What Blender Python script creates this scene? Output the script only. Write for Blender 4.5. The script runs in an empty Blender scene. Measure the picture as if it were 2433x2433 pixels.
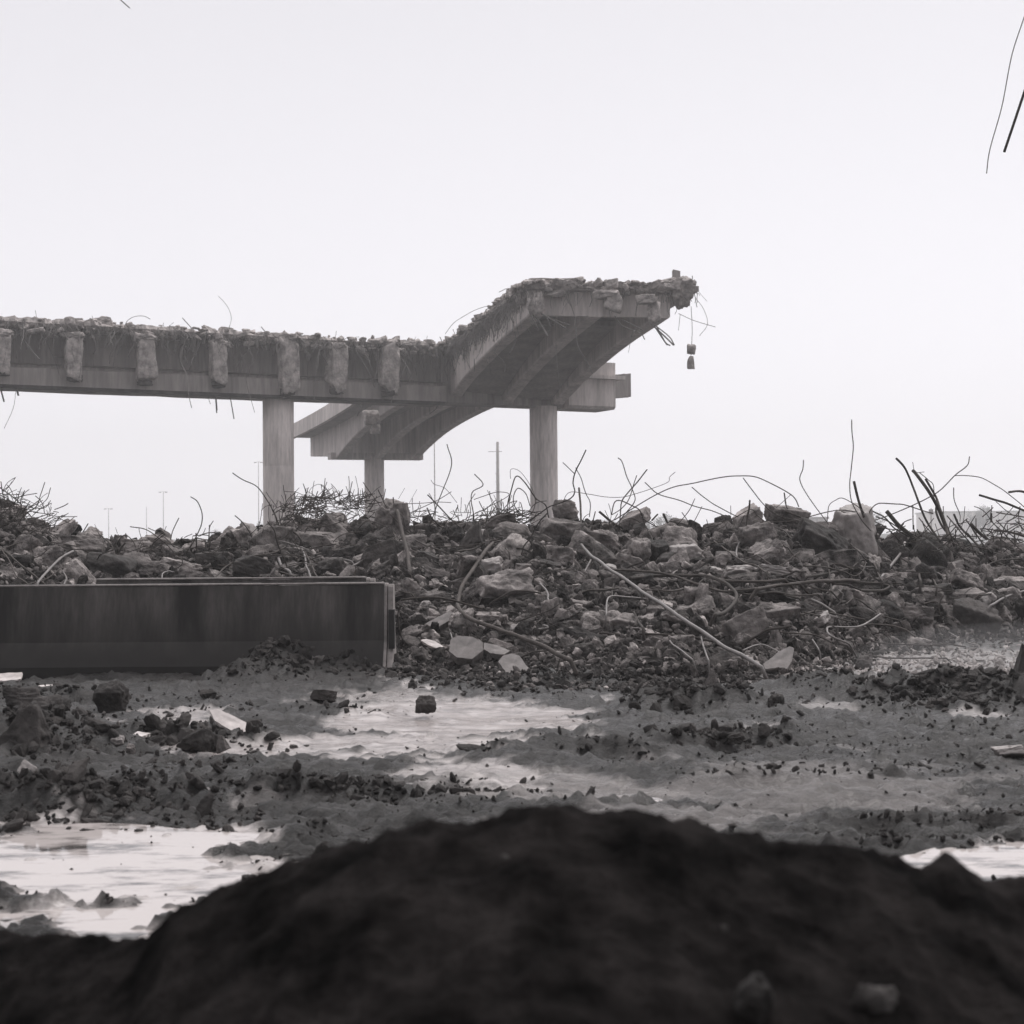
import bpy, bmesh, math, random
import numpy as np
from mathutils import Vector, Matrix, Euler

scene = bpy.context.scene
COL = scene.collection
random.seed(7)

# ------------------------------------------------------------------ camera
F, CX, CY, H = 3476.0, 1216.5, 1216.5, 1.28
PITCH, ROLL = math.atan(63.5 / F), math.radians(-0.5)
cam_d = bpy.data.cameras.new("camera")
cam = bpy.data.objects.new("camera", cam_d)
COL.objects.link(cam)
scene.camera = cam
RM = Matrix.Rotation(math.pi / 2 + PITCH, 3, 'X') @ Matrix.Rotation(ROLL, 3, 'Z')
cam.matrix_world = Matrix.Translation((0, 0, H)) @ RM.to_4x4()
cam_d.sensor_width = 56.0
cam_d.lens = F / 2433.0 * 56.0
cam_d.clip_start = 0.05
cam_d.clip_end = 6000
cam_d.dof.use_dof = True
cam_d.dof.focus_distance = 21.0
cam_d.dof.aperture_fstop = 8.0

# ------------------------------------------------------------------ world (bright overcast)
w = bpy.data.worlds.new("World")
scene.world = w
w.use_nodes = True
nt = w.node_tree
nt.nodes.clear()
out = nt.nodes.new("ShaderNodeOutputWorld")
add = nt.nodes.new("ShaderNodeAddShader")
bg1 = nt.nodes.new("ShaderNodeBackground")
bg2 = nt.nodes.new("ShaderNodeBackground")
sky = nt.nodes.new("ShaderNodeTexSky")
sky.sky_type = 'NISHITA'
sky.sun_disc = False
SUN_EL, SUN_AZ = 56.0, 42.0        # azimuth measured from +Y (view direction) towards +X
sky.sun_elevation = math.radians(SUN_EL)
sky.sun_rotation = math.radians(SUN_AZ)
hs = nt.nodes.new("ShaderNodeHueSaturation")
hs.inputs['Saturation'].default_value = 0.08
nt.links.new(sky.outputs[0], hs.inputs['Color'])
nt.links.new(hs.outputs[0], bg1.inputs[0])
bg1.inputs[1].default_value = 0.05 * .6
# cloud layer: even near the horizon, brighter overhead
tc = nt.nodes.new("ShaderNodeTexCoord")
sep = nt.nodes.new("ShaderNodeSeparateXYZ")
ramp = nt.nodes.new("ShaderNodeValToRGB")
nt.links.new(tc.outputs['Generated'], sep.inputs[0])
nt.links.new(sep.outputs[2], ramp.inputs[0])
nt.links.new(ramp.outputs[0], bg2.inputs[0])
e = ramp.color_ramp.elements
e[0].position = 0.0; e[0].color = (0.88, 0.855, 0.90, 1)
x = e.new(0.10); x.color = (0.765, 0.745, 0.79, 1)
x = e.new(0.22); x.color = (0.70, 0.682, 0.725, 1)
e[-1].position = 1.0; e[-1].color = (1.6, 1.57, 1.6, 1)
x = e.new(0.38); x.color = (0.62, 0.604, 0.642, 1)
x = e.new(0.60); x.color = (1.3, 1.27, 1.3, 1)
mry = nt.nodes.new("ShaderNodeMapRange")
mry.inputs[1].default_value = -0.6; mry.inputs[2].default_value = 0.45; mry.inputs[3].default_value = 0.38; mry.inputs[4].default_value = 1.0
nt.links.new(sep.outputs[1], mry.inputs[0]); nt.links.new(mry.outputs[0], bg2.inputs[1])
nt.links.new(bg1.outputs[0], add.inputs[0])
nt.links.new(bg2.outputs[0], add.inputs[1])
nt.links.new(add.outputs[0], out.inputs[0])

sun_d = bpy.data.lights.new("sun", 'SUN')
sun_d.energy = 2.0
sun_d.angle = math.radians(24)
sun_d.color = (1.0, 0.97, 0.95)
sun = bpy.data.objects.new("sun", sun_d)
COL.objects.link(sun)
az, el = math.radians(SUN_AZ), math.radians(SUN_EL)
sdir = Vector((math.sin(az) * math.cos(el), math.cos(az) * math.cos(el), math.sin(el)))
sun.rotation_euler = sdir.to_track_quat('Z', 'Y').to_euler()

scene.view_settings.view_transform = 'Standard'
scene.view_settings.look = 'None'
scene.view_settings.exposure = 0.05
scene.view_settings.gamma = 1
scene.cycles.use_denoising = True
scene.cycles.volume_bounces = 4
scene.cycles.max_bounces = 8

# ------------------------------------------------------------------ image <-> world
def P(u, v, Y):
    d = RM @ Vector(((u - CX) / F, -(v - CY) / F, -1))
    return Vector((0, 0, H)) + d * (Y / d.y)
def G(u, v, z=0.0):
    d = RM @ Vector(((u - CX) / F, -(v - CY) / F, -1))
    return Vector((0, 0, H)) + d * ((z - H) / d.z)
RMn = np.array(RM)
def uv_of(x, y, z):
    p = np.stack([x, y, z - H + 0 * x], -1) @ RMn
    d = np.maximum(-p[..., 2], 0.05)
    return CX + F * p[..., 0] / d, CY - F * p[..., 1] / d

# ------------------------------------------------------------------ noise
def _hash(i, j, k, s):
    h = (i.astype(np.int64) * 374761393 + j.astype(np.int64) * 668265263 + k.astype(np.int64) * 2147483647 + s * 1274126177) & 0xffffffff
    h = ((h ^ (h >> 13)) * 1274126177) & 0xffffffff
    h = ((h ^ (h >> 16)) * 2246822519) & 0xffffffff
    return ((h ^ (h >> 15)) & 0xffffff) / float(0xffffff) * 2 - 1
def vnoise(p, seed=0):
    f = np.floor(p)
    t = p - f
    t = t * t * (3 - 2 * t)
    i, j, k = f[:, 0], f[:, 1], f[:, 2]
    r = 0
    for a in (0, 1):
        for b in (0, 1):
            for c in (0, 1):
                wgt = (t[:, 0] if a else 1 - t[:, 0]) * (t[:, 1] if b else 1 - t[:, 1]) * (t[:, 2] if c else 1 - t[:, 2])
                r = r + wgt * _hash(i + a, j + b, k + c, seed)
    return r
def fbm(p, octs=4, seed=0, gain=0.5):
    r, amp = 0, 1.0
    for o in range(octs):
        r = r + amp * vnoise(p * (2.03 ** o) + 17.3 * o, seed + o)
        amp *= gain
    return r
def fbm2(x, y, s, octs=4, seed=0, gain=0.5, sy=None):
    p = np.stack([x.ravel() * s, y.ravel() * (sy or s), np.full(x.size, seed * 1.37)], -1)
    return fbm(p, octs, seed, gain).reshape(x.shape)

# ------------------------------------------------------------------ mesh helpers
def mesh_np(name, V, Fq, smooth=True):
    V = np.asarray(V, dtype=np.float32)
    Fq = np.asarray(Fq, dtype=np.int32)
    me = bpy.data.meshes.new(name)
    n = Fq.shape[1]
    me.vertices.add(len(V))
    me.vertices.foreach_set("co", V.ravel())
    me.loops.add(Fq.size)
    me.loops.foreach_set("vertex_index", Fq.ravel())
    me.polygons.add(len(Fq))
    me.polygons.foreach_set("loop_start", np.arange(0, Fq.size, n, dtype=np.int32))
    me.polygons.foreach_set("use_smooth", np.full(len(Fq), smooth))
    me.update(calc_edges=True)
    return me
def link(name, me, mat=None, parent=None, loc=None):
    o = bpy.data.objects.new(name, me)
    COL.objects.link(o)
    if mat is not None and me is not None and not me.materials:
        me.materials.append(mat)
    if parent is not None:
        o.parent = parent
    if loc is not None:
        o.location = loc
    return o
def tag(o, label=None, cat=None, group=None, kind=None):
    if label: o['label'] = label
    if cat: o['category'] = cat
    if group: o['group'] = group
    if kind: o['kind'] = kind
    return o
class MB:
    """collects pieces of one mesh"""
    def __init__(s): s.v = []; s.f = []; s.n = 0; s.q = None
    def add(s, V, Fc):
        V = np.asarray(V, float); s.v.append(V)
        Fc = np.asarray(Fc, int)
        if Fc.shape[1] == 4 :
            pass
        s.f.append(Fc + s.n); s.n += len(V)
    def build(s, name, mat=None, parent=None, smooth=True):
        V = np.concatenate(s.v)
        fs = []
        for f in s.f:
            if f.shape[1] == 4:
                fs.append(f[:, [0, 1, 2]]); fs.append(f[:, [0, 2, 3]])
            else:
                fs.append(f)
        me = mesh_np(name, V, np.concatenate(fs), smooth)
        return link(name, me, mat, parent)
def grid_faces(nr, nc):
    a = (np.arange(nr - 1)[:, None] * nc + np.arange(nc - 1)[None]).ravel()
    return np.stack([a, a + 1, a + nc + 1, a + nc], -1)
_ico = {}
def ico(sub):
    if sub not in _ico:
        bm = bmesh.new()
        bmesh.ops.create_icosphere(bm, subdivisions=sub, radius=1)
        V = np.array([v.co[:] for v in bm.verts]); Fc = np.array([[v.index for v in f.verts] for f in bm.faces])
        bm.free()
        _ico[sub] = (V / np.linalg.norm(V, axis=1)[:, None], Fc)
    return _ico[sub]
def rock(seed, dims=(1, 1, 1), sub=4, cuts=7, rough=0.03, p=40, lo=0.68, hi=0.98, flatax=None):
    """broken concrete: a box with random fracture planes, worn edges and a pitted surface"""
    rs = np.random.RandomState(seed)
    D, Fc = ico(sub)
    N, Ds = [], []
    for ax in range(3):
        for sg in (-1, 1):
            n = np.zeros(3); n[ax] = sg
            n += rs.normal(0, 0.13, 3); n /= np.linalg.norm(n)
            N.append(n); Ds.append(0.5 * rs.uniform(0.9, 1.05))
    for _ in range(cuts):
        n = rs.normal(0, 1, 3)
        if flatax is not None: n[flatax] *= .15
        n /= np.linalg.norm(n)
        N.append(n); Ds.append(0.5 * np.abs(n).sum() * rs.uniform(lo, hi) * 0.86)
    N = np.array(N); Ds = np.array(Ds)
    q = np.maximum(D @ N.T, 0) / Ds
    r = (q ** p).sum(1) ** (-1.0 / p)
    V = D * r[:, None]
    if rough:
        r2 = -np.abs(fbm(V * 3.4 + seed * 3.1, 2, seed)) * rough * 2.2 + fbm(V * 11 + seed, 3, seed + 5, 0.6) * rough * 0.75
        V = V + D * r2[:, None]
    return V * np.array(dims), Fc
def catmull(pts, per=6):
    pts = [np.array(p, float) for p in pts]
    if len(pts) == 2:
        return np.array([pts[0] + (pts[1] - pts[0]) * t for t in np.linspace(0, 1, per + 1)])
    pp = [2 * pts[0] - pts[1]] + pts + [2 * pts[-1] - pts[-2]]
    res = []
    for i in range(1, len(pp) - 2):
        p0, p1, p2, p3 = pp[i - 1:i + 3]
        for k in range(per):
            t = k / per
            res.append(0.5 * ((2 * p1) + (-p0 + p2) * t + (2 * p0 - 5 * p1 + 4 * p2 - p3) * t * t + (-p0 + 3 * p1 - 3 * p2 + p3) * t ** 3))
    res.append(pts[-1])
    return np.array(res)
def tube(path, r, sides=6, rib=None):
    path = np.asarray(path, float)
    n = len(path)
    T = np.gradient(path, axis=0)
    T /= np.maximum(np.linalg.norm(T, axis=1), 1e-9)[:, None]
    up = np.array([0.0, 0, 1]) if abs(T[0][2]) < 0.9 else np.array([1.0, 0, 0])
    a = np.cross(T[0], up); a /= np.linalg.norm(a)
    A = np.zeros((n, 3))
    for i in range(n):
        a = a - T[i] * a.dot(T[i]); a /= max(np.linalg.norm(a), 1e-9); A[i] = a
    B = np.cross(T, A)
    th = np.arange(sides) * 2 * math.pi / sides
    R = np.full(n, r) if np.isscalar(r) else np.asarray(r)
    if rib is not None:
        R = R * (1 + 0.16 * (np.arange(n) % 2))
    ring = path[:, None] + R[:, None, None] * (A[:, None] * np.cos(th)[None, :, None] + B[:, None] * np.sin(th)[None, :, None])
    V = ring.reshape(-1, 3)
    a = (np.arange(n - 1)[:, None] * sides + np.arange(sides)[None]).ravel()
    b = (np.arange(n - 1)[:, None] * sides + (np.arange(sides)[None] + 1) % sides).ravel()
    Fq = np.stack([a, b, b + sides, a + sides], -1)
    # caps as a fan
    V = np.concatenate([V, path[:1], path[-1:]])
    c0, c1 = n * sides, n * sides + 1
    k = np.arange(sides); k2 = (k + 1) % sides
    cap = np.concatenate([np.stack([np.full(sides, c0), k2, k, k], -1), np.stack([np.full(sides, c1), k + (n - 1) * sides, k2 + (n - 1) * sides, k2 + (n - 1) * sides], -1)])
    tri = np.concatenate([Fq[:, [0, 1, 2]], Fq[:, [0, 2, 3]], cap[:, :3]])
    return V, tri
def resample(path, step):
    s = np.concatenate([[0], np.cumsum(np.linalg.norm(np.diff(path, axis=0), axis=1))])
    n = max(2, int(s[-1] / step))
    t = np.linspace(0, s[-1], n)
    return np.stack([np.interp(t, s, path[:, i]) for i in range(3)], -1)
def box(lo, hi, bev=0.0):
    lo = np.array(lo, float); hi = np.array(hi, float)
    V = np.array([[x, y, z] for x in (lo[0], hi[0]) for y in (lo[1], hi[1]) for z in (lo[2], hi[2])])
    Fq = np.array([[0, 1, 3, 2], [4, 6, 7, 5], [0, 4, 5, 1], [2, 3, 7, 6], [0, 2, 6, 4], [1, 5, 7, 3]])
    return V, Fq
def sweep(rings, closed_caps=True):
    """rings: (n, m, 3) closed cross-sections -> solid"""
    R = np.asarray(rings, float)
    n, m, _ = R.shape
    V = R.reshape(-1, 3)
    a = (np.arange(n - 1)[:, None] * m + np.arange(m)[None]).ravel()
    b = (np.arange(n - 1)[:, None] * m + (np.arange(m)[None] + 1) % m).ravel()
    tri = [np.stack([a, b, b + m], -1), np.stack([a, b + m, a + m], -1)]
    if closed_caps:
        c = R.mean(1)
        V = np.concatenate([V, c[:1], c[-1:]])
        k = np.arange(m); k2 = (k + 1) % m
        tri.append(np.stack([np.full(m, n * m), k2, k], -1))
        tri.append(np.stack([np.full(m, n * m + 1), k + (n - 1) * m, k2 + (n - 1) * m], -1))
    return V, np.concatenate(tri)

# ------------------------------------------------------------------ materials
def mat(name, c0, c1, rough=(0.7, 0.95), scale=4.0, bump=0.3, bscale=25.0, spec=0.5, stretch=(1, 1, 1), c2=None, spots=None, rand=0.0, coords='Object', bdist=0.02, detail=6, pos=(0.35, 0.65)):
    m = bpy.data.materials.new(name)
    m.use_nodes = True
    t = m.node_tree
    b = t.nodes['Principled BSDF']
    co = t.nodes.new("ShaderNodeTexCoord")
    mp = t.nodes.new("ShaderNodeMapping")
    mp.inputs['Scale'].default_value = stretch
    t.links.new(co.outputs[coords], mp.inputs[0])
    src = mp.outputs[0]
    info = t.nodes.new("ShaderNodeObjectInfo")
    if rand:
        ad = t.nodes.new("ShaderNodeVectorMath"); ad.operation = 'ADD'
        mu = t.nodes.new("ShaderNodeMath"); mu.operation = 'MULTIPLY'; mu.inputs[1].default_value = 40
        t.links.new(info.outputs['Random'], mu.inputs[0])
        t.links.new(mp.outputs[0], ad.inputs[0]); t.links.new(mu.outputs[0], ad.inputs[1])
        src = ad.outputs[0]
    n1 = t.nodes.new("ShaderNodeTexNoise"); n1.inputs['Scale'].default_value = scale; n1.inputs['Detail'].default_value = detail
    n1.inputs['Roughness'].default_value = 0.6
    t.links.new(src, n1.inputs['Vector'])
    r1 = t.nodes.new("ShaderNodeValToRGB")
    r1.color_ramp.elements[0].position = pos[0]; r1.color_ramp.elements[0].color = (*c0, 1)
    r1.color_ramp.elements[1].position = pos[1]; r1.color_ramp.elements[1].color = (*c1, 1)
    t.links.new(n1.outputs[0], r1.inputs[0])
    col = r1.outputs[0]
    n3 = t.nodes.new("ShaderNodeTexNoise"); n3.inputs['Scale'].default_value = bscale; n3.inputs['Detail'].default_value = 8
    n3.inputs['Roughness'].default_value = 0.65
    t.links.new(src, n3.inputs['Vector'])
    # fine mottling
    mm = t.nodes.new("ShaderNodeMapRange"); mm.inputs[1].default_value = 0.3; mm.inputs[2].default_value = 0.7
    mm.inputs[3].default_value = 0.72; mm.inputs[4].default_value = 1.25
    t.links.new(n3.outputs[0], mm.inputs[0])
    mx = t.nodes.new("ShaderNodeVectorMath"); mx.operation = 'SCALE'
    t.links.new(col, mx.inputs[0]); t.links.new(mm.outputs[0], mx.inputs['Scale'])
    col = mx.outputs[0]
    if name == "debris":
        ta = t.nodes.new("ShaderNodeAttribute"); ta.attribute_name = "tone"
        m3 = t.nodes.new("ShaderNodeVectorMath"); m3.operation = 'SCALE'
        t.links.new(col, m3.inputs[0]); t.links.new(ta.outputs['Fac'], m3.inputs['Scale']); col = m3.outputs[0]
    if rand:
        mr = t.nodes.new("ShaderNodeMapRange"); mr.inputs[3].default_value = 1 - rand; mr.inputs[4].default_value = 1 + rand
        t.links.new(info.outputs['Random'], mr.inputs[0])
        m2 = t.nodes.new("ShaderNodeVectorMath"); m2.operation = 'SCALE'
        t.links.new(col, m2.inputs[0]); t.links.new(mr.outputs[0], m2.inputs['Scale'])
        col = m2.outputs[0]
    t.links.new(col, b.inputs['Base Color'])
    rr = t.nodes.new("ShaderNodeMapRange"); rr.inputs[1].default_value = 0.3; rr.inputs[2].default_value = 0.7
    rr.inputs[3].default_value = rough[0]; rr.inputs[4].default_value = rough[1]
    t.links.new(n1.outputs[0], rr.inputs[0]); t.links.new(rr.outputs[0], b.inputs['Roughness'])
    bp = t.nodes.new("ShaderNodeBump"); bp.inputs['Strength'].default_value = bump; bp.inputs['Distance'].default_value = bdist
    t.links.new(n3.outputs[0], bp.inputs['Height']); t.links.new(bp.outputs[0], b.inputs['Normal'])
    b.inputs['Specular IOR Level'].default_value = spec
    m['n'] = 1
    return m
def tint(v): return (v * 1.07, v * 0.972, v * 0.94)

M_rub = mat("broken_concrete", tint(.055), tint(.33), scale=3.4, bump=1.0, bscale=13, rand=0.35, bdist=0.05, rough=(.75, .95), spec=.15)
M_rublight = mat("pale_concrete", tint(.15), tint(.34), scale=2.2, bump=0.5, bscale=14, rand=0.15, bdist=0.02, rough=(.45, .8))
M_rubdark = mat("dark_wet_concrete", tint(.018), tint(.085), scale=2.6, bump=0.8, bscale=14, rand=0.3, bdist=0.04, rough=(.6, .95), spec=.15)
M_wetslab = mat("wet_smooth_slab", tint(.42), tint(.62), scale=1.4, bump=0.08, bscale=10, rough=(.12, .3), bdist=.01)
M_smooth = mat("smooth_cast_concrete", tint(.16), tint(.26), scale=3, bump=0.12, bscale=18, bdist=.01, rough=(.45, .7))
M_debris = mat("debris", tint(.028), tint(.19), scale=7, bump=0.8, bscale=45, bdist=.03, spec=.1)
M_clod = mat("soil_clods", tint(.014), tint(.065), scale=6, bump=0.9, bscale=40, bdist=.03, spec=.15)
M_crumb = mat("grit", tint(.012), tint(.11), scale=2.5, bump=0.4, bscale=40, bdist=.01, spec=.15)
M_palegravel = mat("pale_gravel", tint(.14), tint(.40), scale=7, bump=0.6, bscale=45, bdist=.02, spec=.2)
M_bed = mat("rubble_bed", tint(.010), tint(.05), scale=5, bump=1.0, bscale=30, bdist=.05, spec=.05)
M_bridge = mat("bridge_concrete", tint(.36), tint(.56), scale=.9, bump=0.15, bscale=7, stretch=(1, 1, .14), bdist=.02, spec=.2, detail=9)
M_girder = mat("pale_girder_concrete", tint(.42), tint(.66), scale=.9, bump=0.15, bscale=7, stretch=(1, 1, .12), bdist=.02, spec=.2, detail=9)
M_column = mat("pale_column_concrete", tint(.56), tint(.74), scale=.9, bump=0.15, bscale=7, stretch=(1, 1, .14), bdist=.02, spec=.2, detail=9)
M_bridged = mat("darker_bridge_concrete", tint(.20), tint(.34), scale=.9, bump=0.2, bscale=7, stretch=(1, 1, .12), bdist=.02, spec=.2, detail=9)  # darker tone of the bridge concrete on tee, deck and soffit
M_break = mat("fractured_bridge_concrete", tint(.20), tint(.50), scale=2.6, bump=0.9, bscale=9, bdist=.08, spec=.2)
M_steel = mat("rusty_rebar", (.040, .034, .031), (.085, .074, .069), scale=9, bump=0.3, bscale=60, bdist=.004, rough=(.65, .9), rand=.25, spec=.2)
M_steell = mat("scraped_steel", tint(.10), tint(.19), scale=6, bump=0.2, bscale=60, bdist=.004, rough=(.4, .6), rand=.1)
M_wire = mat("thin_wire", (.10, .09, .085), (.20, .185, .18), scale=4, bump=0.1, bscale=30, rough=(.6, .8))
M_barrier = mat("stained_barrier_concrete", tint(.016), tint(.098), scale=1.3, bump=0.15, bscale=9, stretch=(3.2, 3.2, .28), rough=(.6, .85), bdist=.01, detail=8, spec=.25)
M_barredge = mat("pale_barrier_edge", tint(.16), tint(.30), scale=4, bump=0.2, bscale=20, bdist=.01)
M_mound = mat("dark_soil", (.0025, .0022, .0022), (.025, .022, .0215), scale=7, bump=1.0, bscale=14, bdist=.06, rough=(.95, 1), spec=.02)
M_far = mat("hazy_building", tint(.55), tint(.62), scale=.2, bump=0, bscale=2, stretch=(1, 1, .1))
M_pole = mat("grey_pole", tint(.20), tint(.26), scale=.4, bump=0, bscale=2)
M_leaf = mat("foliage", (.05, .052, .045), (.09, .092, .08), scale=1, bump=0, bscale=4)
M_bark = mat("bark", tint(.08), tint(.12), scale=2, bump=.2, bscale=8)
M_black = mat("slot_black", tint(.012), tint(.02), scale=3, bump=.1, bscale=20)

def splash(m, z0, z1, c):
    t = m.node_tree; b = t.nodes['Principled BSDF']; src = b.inputs['Base Color'].links[0].from_socket
    co = t.nodes.new("ShaderNodeTexCoord"); sp = t.nodes.new("ShaderNodeSeparateXYZ"); t.links.new(co.outputs['Object'], sp.inputs[0])
    n = t.nodes.new("ShaderNodeTexNoise"); n.inputs['Scale'].default_value = 2.2; n.inputs['Detail'].default_value = 8; t.links.new(co.outputs['Object'], n.inputs['Vector'])
    ad = t.nodes.new("ShaderNodeMath"); ad.operation = 'MULTIPLY_ADD'; ad.inputs[1].default_value = -.30; t.links.new(n.outputs[0], ad.inputs[0]); t.links.new(sp.outputs[2], ad.inputs[2])
    mr = t.nodes.new("ShaderNodeMapRange"); mr.inputs[1].default_value = z0 - .15; mr.inputs[2].default_value = z1 - .15; mr.inputs[3].default_value = 1; mr.inputs[4].default_value = 0
    t.links.new(ad.outputs[0], mr.inputs[0])
    x = t.nodes.new("ShaderNodeMix"); x.data_type = 'RGBA'; t.links.new(mr.outputs[0], x.inputs[0]); t.links.new(src, x.inputs[6]); x.inputs[7].default_value = (*c, 1)
    t.links.new(x.outputs[2], b.inputs['Base Color'])
splash(M_barrier, .12, .62, tint(.020))

# ------------------------------------------------------------------ ground sheet
def seg_dist(x, y, a, b):
    ax, ay, bx, by = a[0], a[1], b[0], b[1]
    dx, dy = bx - ax, by - ay
    t = np.clip(((x - ax) * dx + (y - ay) * dy) / max(dx * dx + dy * dy, 1e-9), 0, 1)
    return np.hypot(x - ax - t * dx, y - ay - t * dy)
# ridges and heaps of churned mud: pixel ends on the ground, half-width (m), height (m)
RIDGES = [((1300, 1785), (1560, 1790), .16, .07), ((1560, 1770), (1860, 1742), .15, .085), ((1560, 1670), (1760, 1680), .35, .13),
          ((1600, 1650), (1680, 1650), .35, .10), ((660, 1600), (880, 1590), .42, .30), ((560, 1610), (640, 1612), .3, .08),
          ((0, 1905), (150, 1912), .22, .11), ((190, 1890), (420, 1895), .16, .09),
          ((620, 1882), (900, 1872), .17, .085), ((900, 1868), (1160, 1862), .10, .05), ((640, 1985), (780, 1975), .10, .045),
          ((0, 1770), (120, 1740), .4, .17), ((130, 1790), (260, 1760), .25, .08), ((480, 1760), (620, 1740), .18, .06),
          ((700, 1680), (900, 1690), .14, .06), ((1090, 1785), (1210, 1785), .1, .05), ((1740, 1835), (2120, 1830), .14, .05),
          ((1900, 1632), (2433, 1662), .32, .13), ((2050, 1640), (2300, 1650), .25, .05), ((1580, 1855), (1740, 1840), .08, .04),
          ((2000, 1940), (2433, 1935), .15, .035), ((1960, 2000), (2433, 1975), .12, .03), ((620, 2045), (760, 2030), .10, .03),
          ((0, 1650), (250, 1665), .3, .06), ((300, 1735), (430, 1745), .14, .07)]
RIDGES = [(G(*a), G(*b), s, h) for a, b, s, h in RIDGES]
# wet sheen flats and puddles: pixel ellipses lying on the ground (u, v, ru, rv, strength)
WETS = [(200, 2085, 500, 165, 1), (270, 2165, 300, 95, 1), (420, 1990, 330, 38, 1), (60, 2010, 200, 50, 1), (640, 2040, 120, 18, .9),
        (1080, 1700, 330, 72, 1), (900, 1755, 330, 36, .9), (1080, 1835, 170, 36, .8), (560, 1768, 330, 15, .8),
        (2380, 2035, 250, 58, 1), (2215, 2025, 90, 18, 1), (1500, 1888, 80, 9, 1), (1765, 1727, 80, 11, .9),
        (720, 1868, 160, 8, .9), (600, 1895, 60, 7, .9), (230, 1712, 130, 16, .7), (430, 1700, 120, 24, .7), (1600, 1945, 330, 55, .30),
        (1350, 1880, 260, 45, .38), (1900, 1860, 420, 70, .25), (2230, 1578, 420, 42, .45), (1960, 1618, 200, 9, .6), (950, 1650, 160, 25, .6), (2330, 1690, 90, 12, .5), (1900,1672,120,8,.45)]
DRY = [(60, 2195, 150, 50, .6), (1600, 1722, 190, 30, .8), (420, 1850, 520, 50, .7), (1020, 2000, 90, 10, .5)]
def ell(u, v, L, nz):
    r = 0 * u
    for (a, b, ru, rv, s) in L:
        q = 1 - np.hypot((u - a) / ru, (v - b) / rv)
        r = np.maximum(r, s * np.clip((q + nz * .50) * 4.5, 0, 1))
    return r
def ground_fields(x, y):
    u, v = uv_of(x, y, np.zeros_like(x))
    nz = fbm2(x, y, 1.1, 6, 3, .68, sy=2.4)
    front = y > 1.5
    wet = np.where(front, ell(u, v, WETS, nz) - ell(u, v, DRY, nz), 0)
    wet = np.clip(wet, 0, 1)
    near = np.clip((60 - y) / 30, 0, 1) * (y > -9)
    z = .028 * fbm2(x, y, .45, 2, 1)
    for a, b, s, h in RIDGES:
        d = seg_dist(x, y, a, b)
        z = z + h * np.exp(-(d / s) ** 2 * 1.4) * (1 + .45 * fbm2(x, y, 3.1, 2, 9) ) + min(h, .10) * .32 * np.exp(-(d / s) ** 2) * fbm2(x, y, 12, 3, 12, .65)
    r1 = 1 - np.abs(fbm2(x, y, 1.5, 4, 21, .55, sy=2.6))       # ruts and torn crust
    z = z + near * (1 - .82 * wet) * (.044 * (r1 - .6) + .022 * fbm2(x, y, 5.5, 3, 33, .6, sy=10) + .015 * fbm2(x, y, 16, 3, 41, .7, sy=22))
    for (sx_, sy_, st, amp, sd) in ((.55, 1.7, 2.6, .030, 201), (1.6, 4.2, 2.2, .014, 207)):   # stepped, torn crust
        q = fbm2(x, y, sx_, 4, sd, .55, sy=sy_) * st
        fr = q - np.floor(q)
        z = z + near * (1 - .75 * wet) * amp * (np.floor(q) + np.clip((fr - .82) / .18, 0, 1) - q * .55)
    cl = fbm2(x, y, 9.0, 2, 55)                                 # clods
    z = z + near * np.clip(cl - .42, 0, 1) * .075 * (1 - .55 * wet)
    z = z - .035 * wet
    return z, wet, u, v
ys = [-8, -6, -4, -2, -1, 0, .7, 1.3, 1.9, 2.5]
vv = np.arange(2560, 1390, -2.6)
ys = np.concatenate([ys, 4449 / (vv[4449 / (vv - 1281) > 2.6] - 1281), [44, 50, 60, 75, 100, 150, 250, 450, 900, 1800, 3500]])
ks = np.arange(-2300, 2301, 5.2) / 3476.0
ks = np.concatenate([[-1.6, -1.2, -.9], ks, [.9, 1.2, 1.6]])
YY = np.repeat(ys[:, None], len(ks), 1)
XX = ks[None] * (np.maximum(YY, -3) + 6)
ZZ, WET, UU, VV = ground_fields(XX, YY)
g_me = mesh_np("ground", np.stack([XX, YY, ZZ], -1).reshape(-1, 3), grid_faces(*XX.shape))
at = g_me.attributes.new("silt_sheen", 'FLOAT', 'POINT')
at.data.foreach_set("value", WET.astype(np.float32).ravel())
CL = 0 * XX
for a, b, s_, h in RIDGES:
    d = seg_dist(XX, YY, a, b)
    CL = np.maximum(CL, np.clip(1.6 * np.exp(-(d / s_) ** 2 * 1.1) + .55 * fbm2(XX, YY, 4, 3, 61) - .35, 0, 1))
CL = np.maximum(CL, np.clip((fbm2(XX, YY, 1.6, 4, 67, .6, sy=3.2) - .42) * 3, 0, .75)) * (1 - .6 * WET)
at = g_me.attributes.new("clod", 'FLOAT', 'POINT')
at.data.foreach_set("value", CL.astype(np.float32).ravel())
def ground_z(x, y):
    return float(ground_fields(np.array([[x]]), np.array([[y]]))[0][0, 0])

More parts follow.
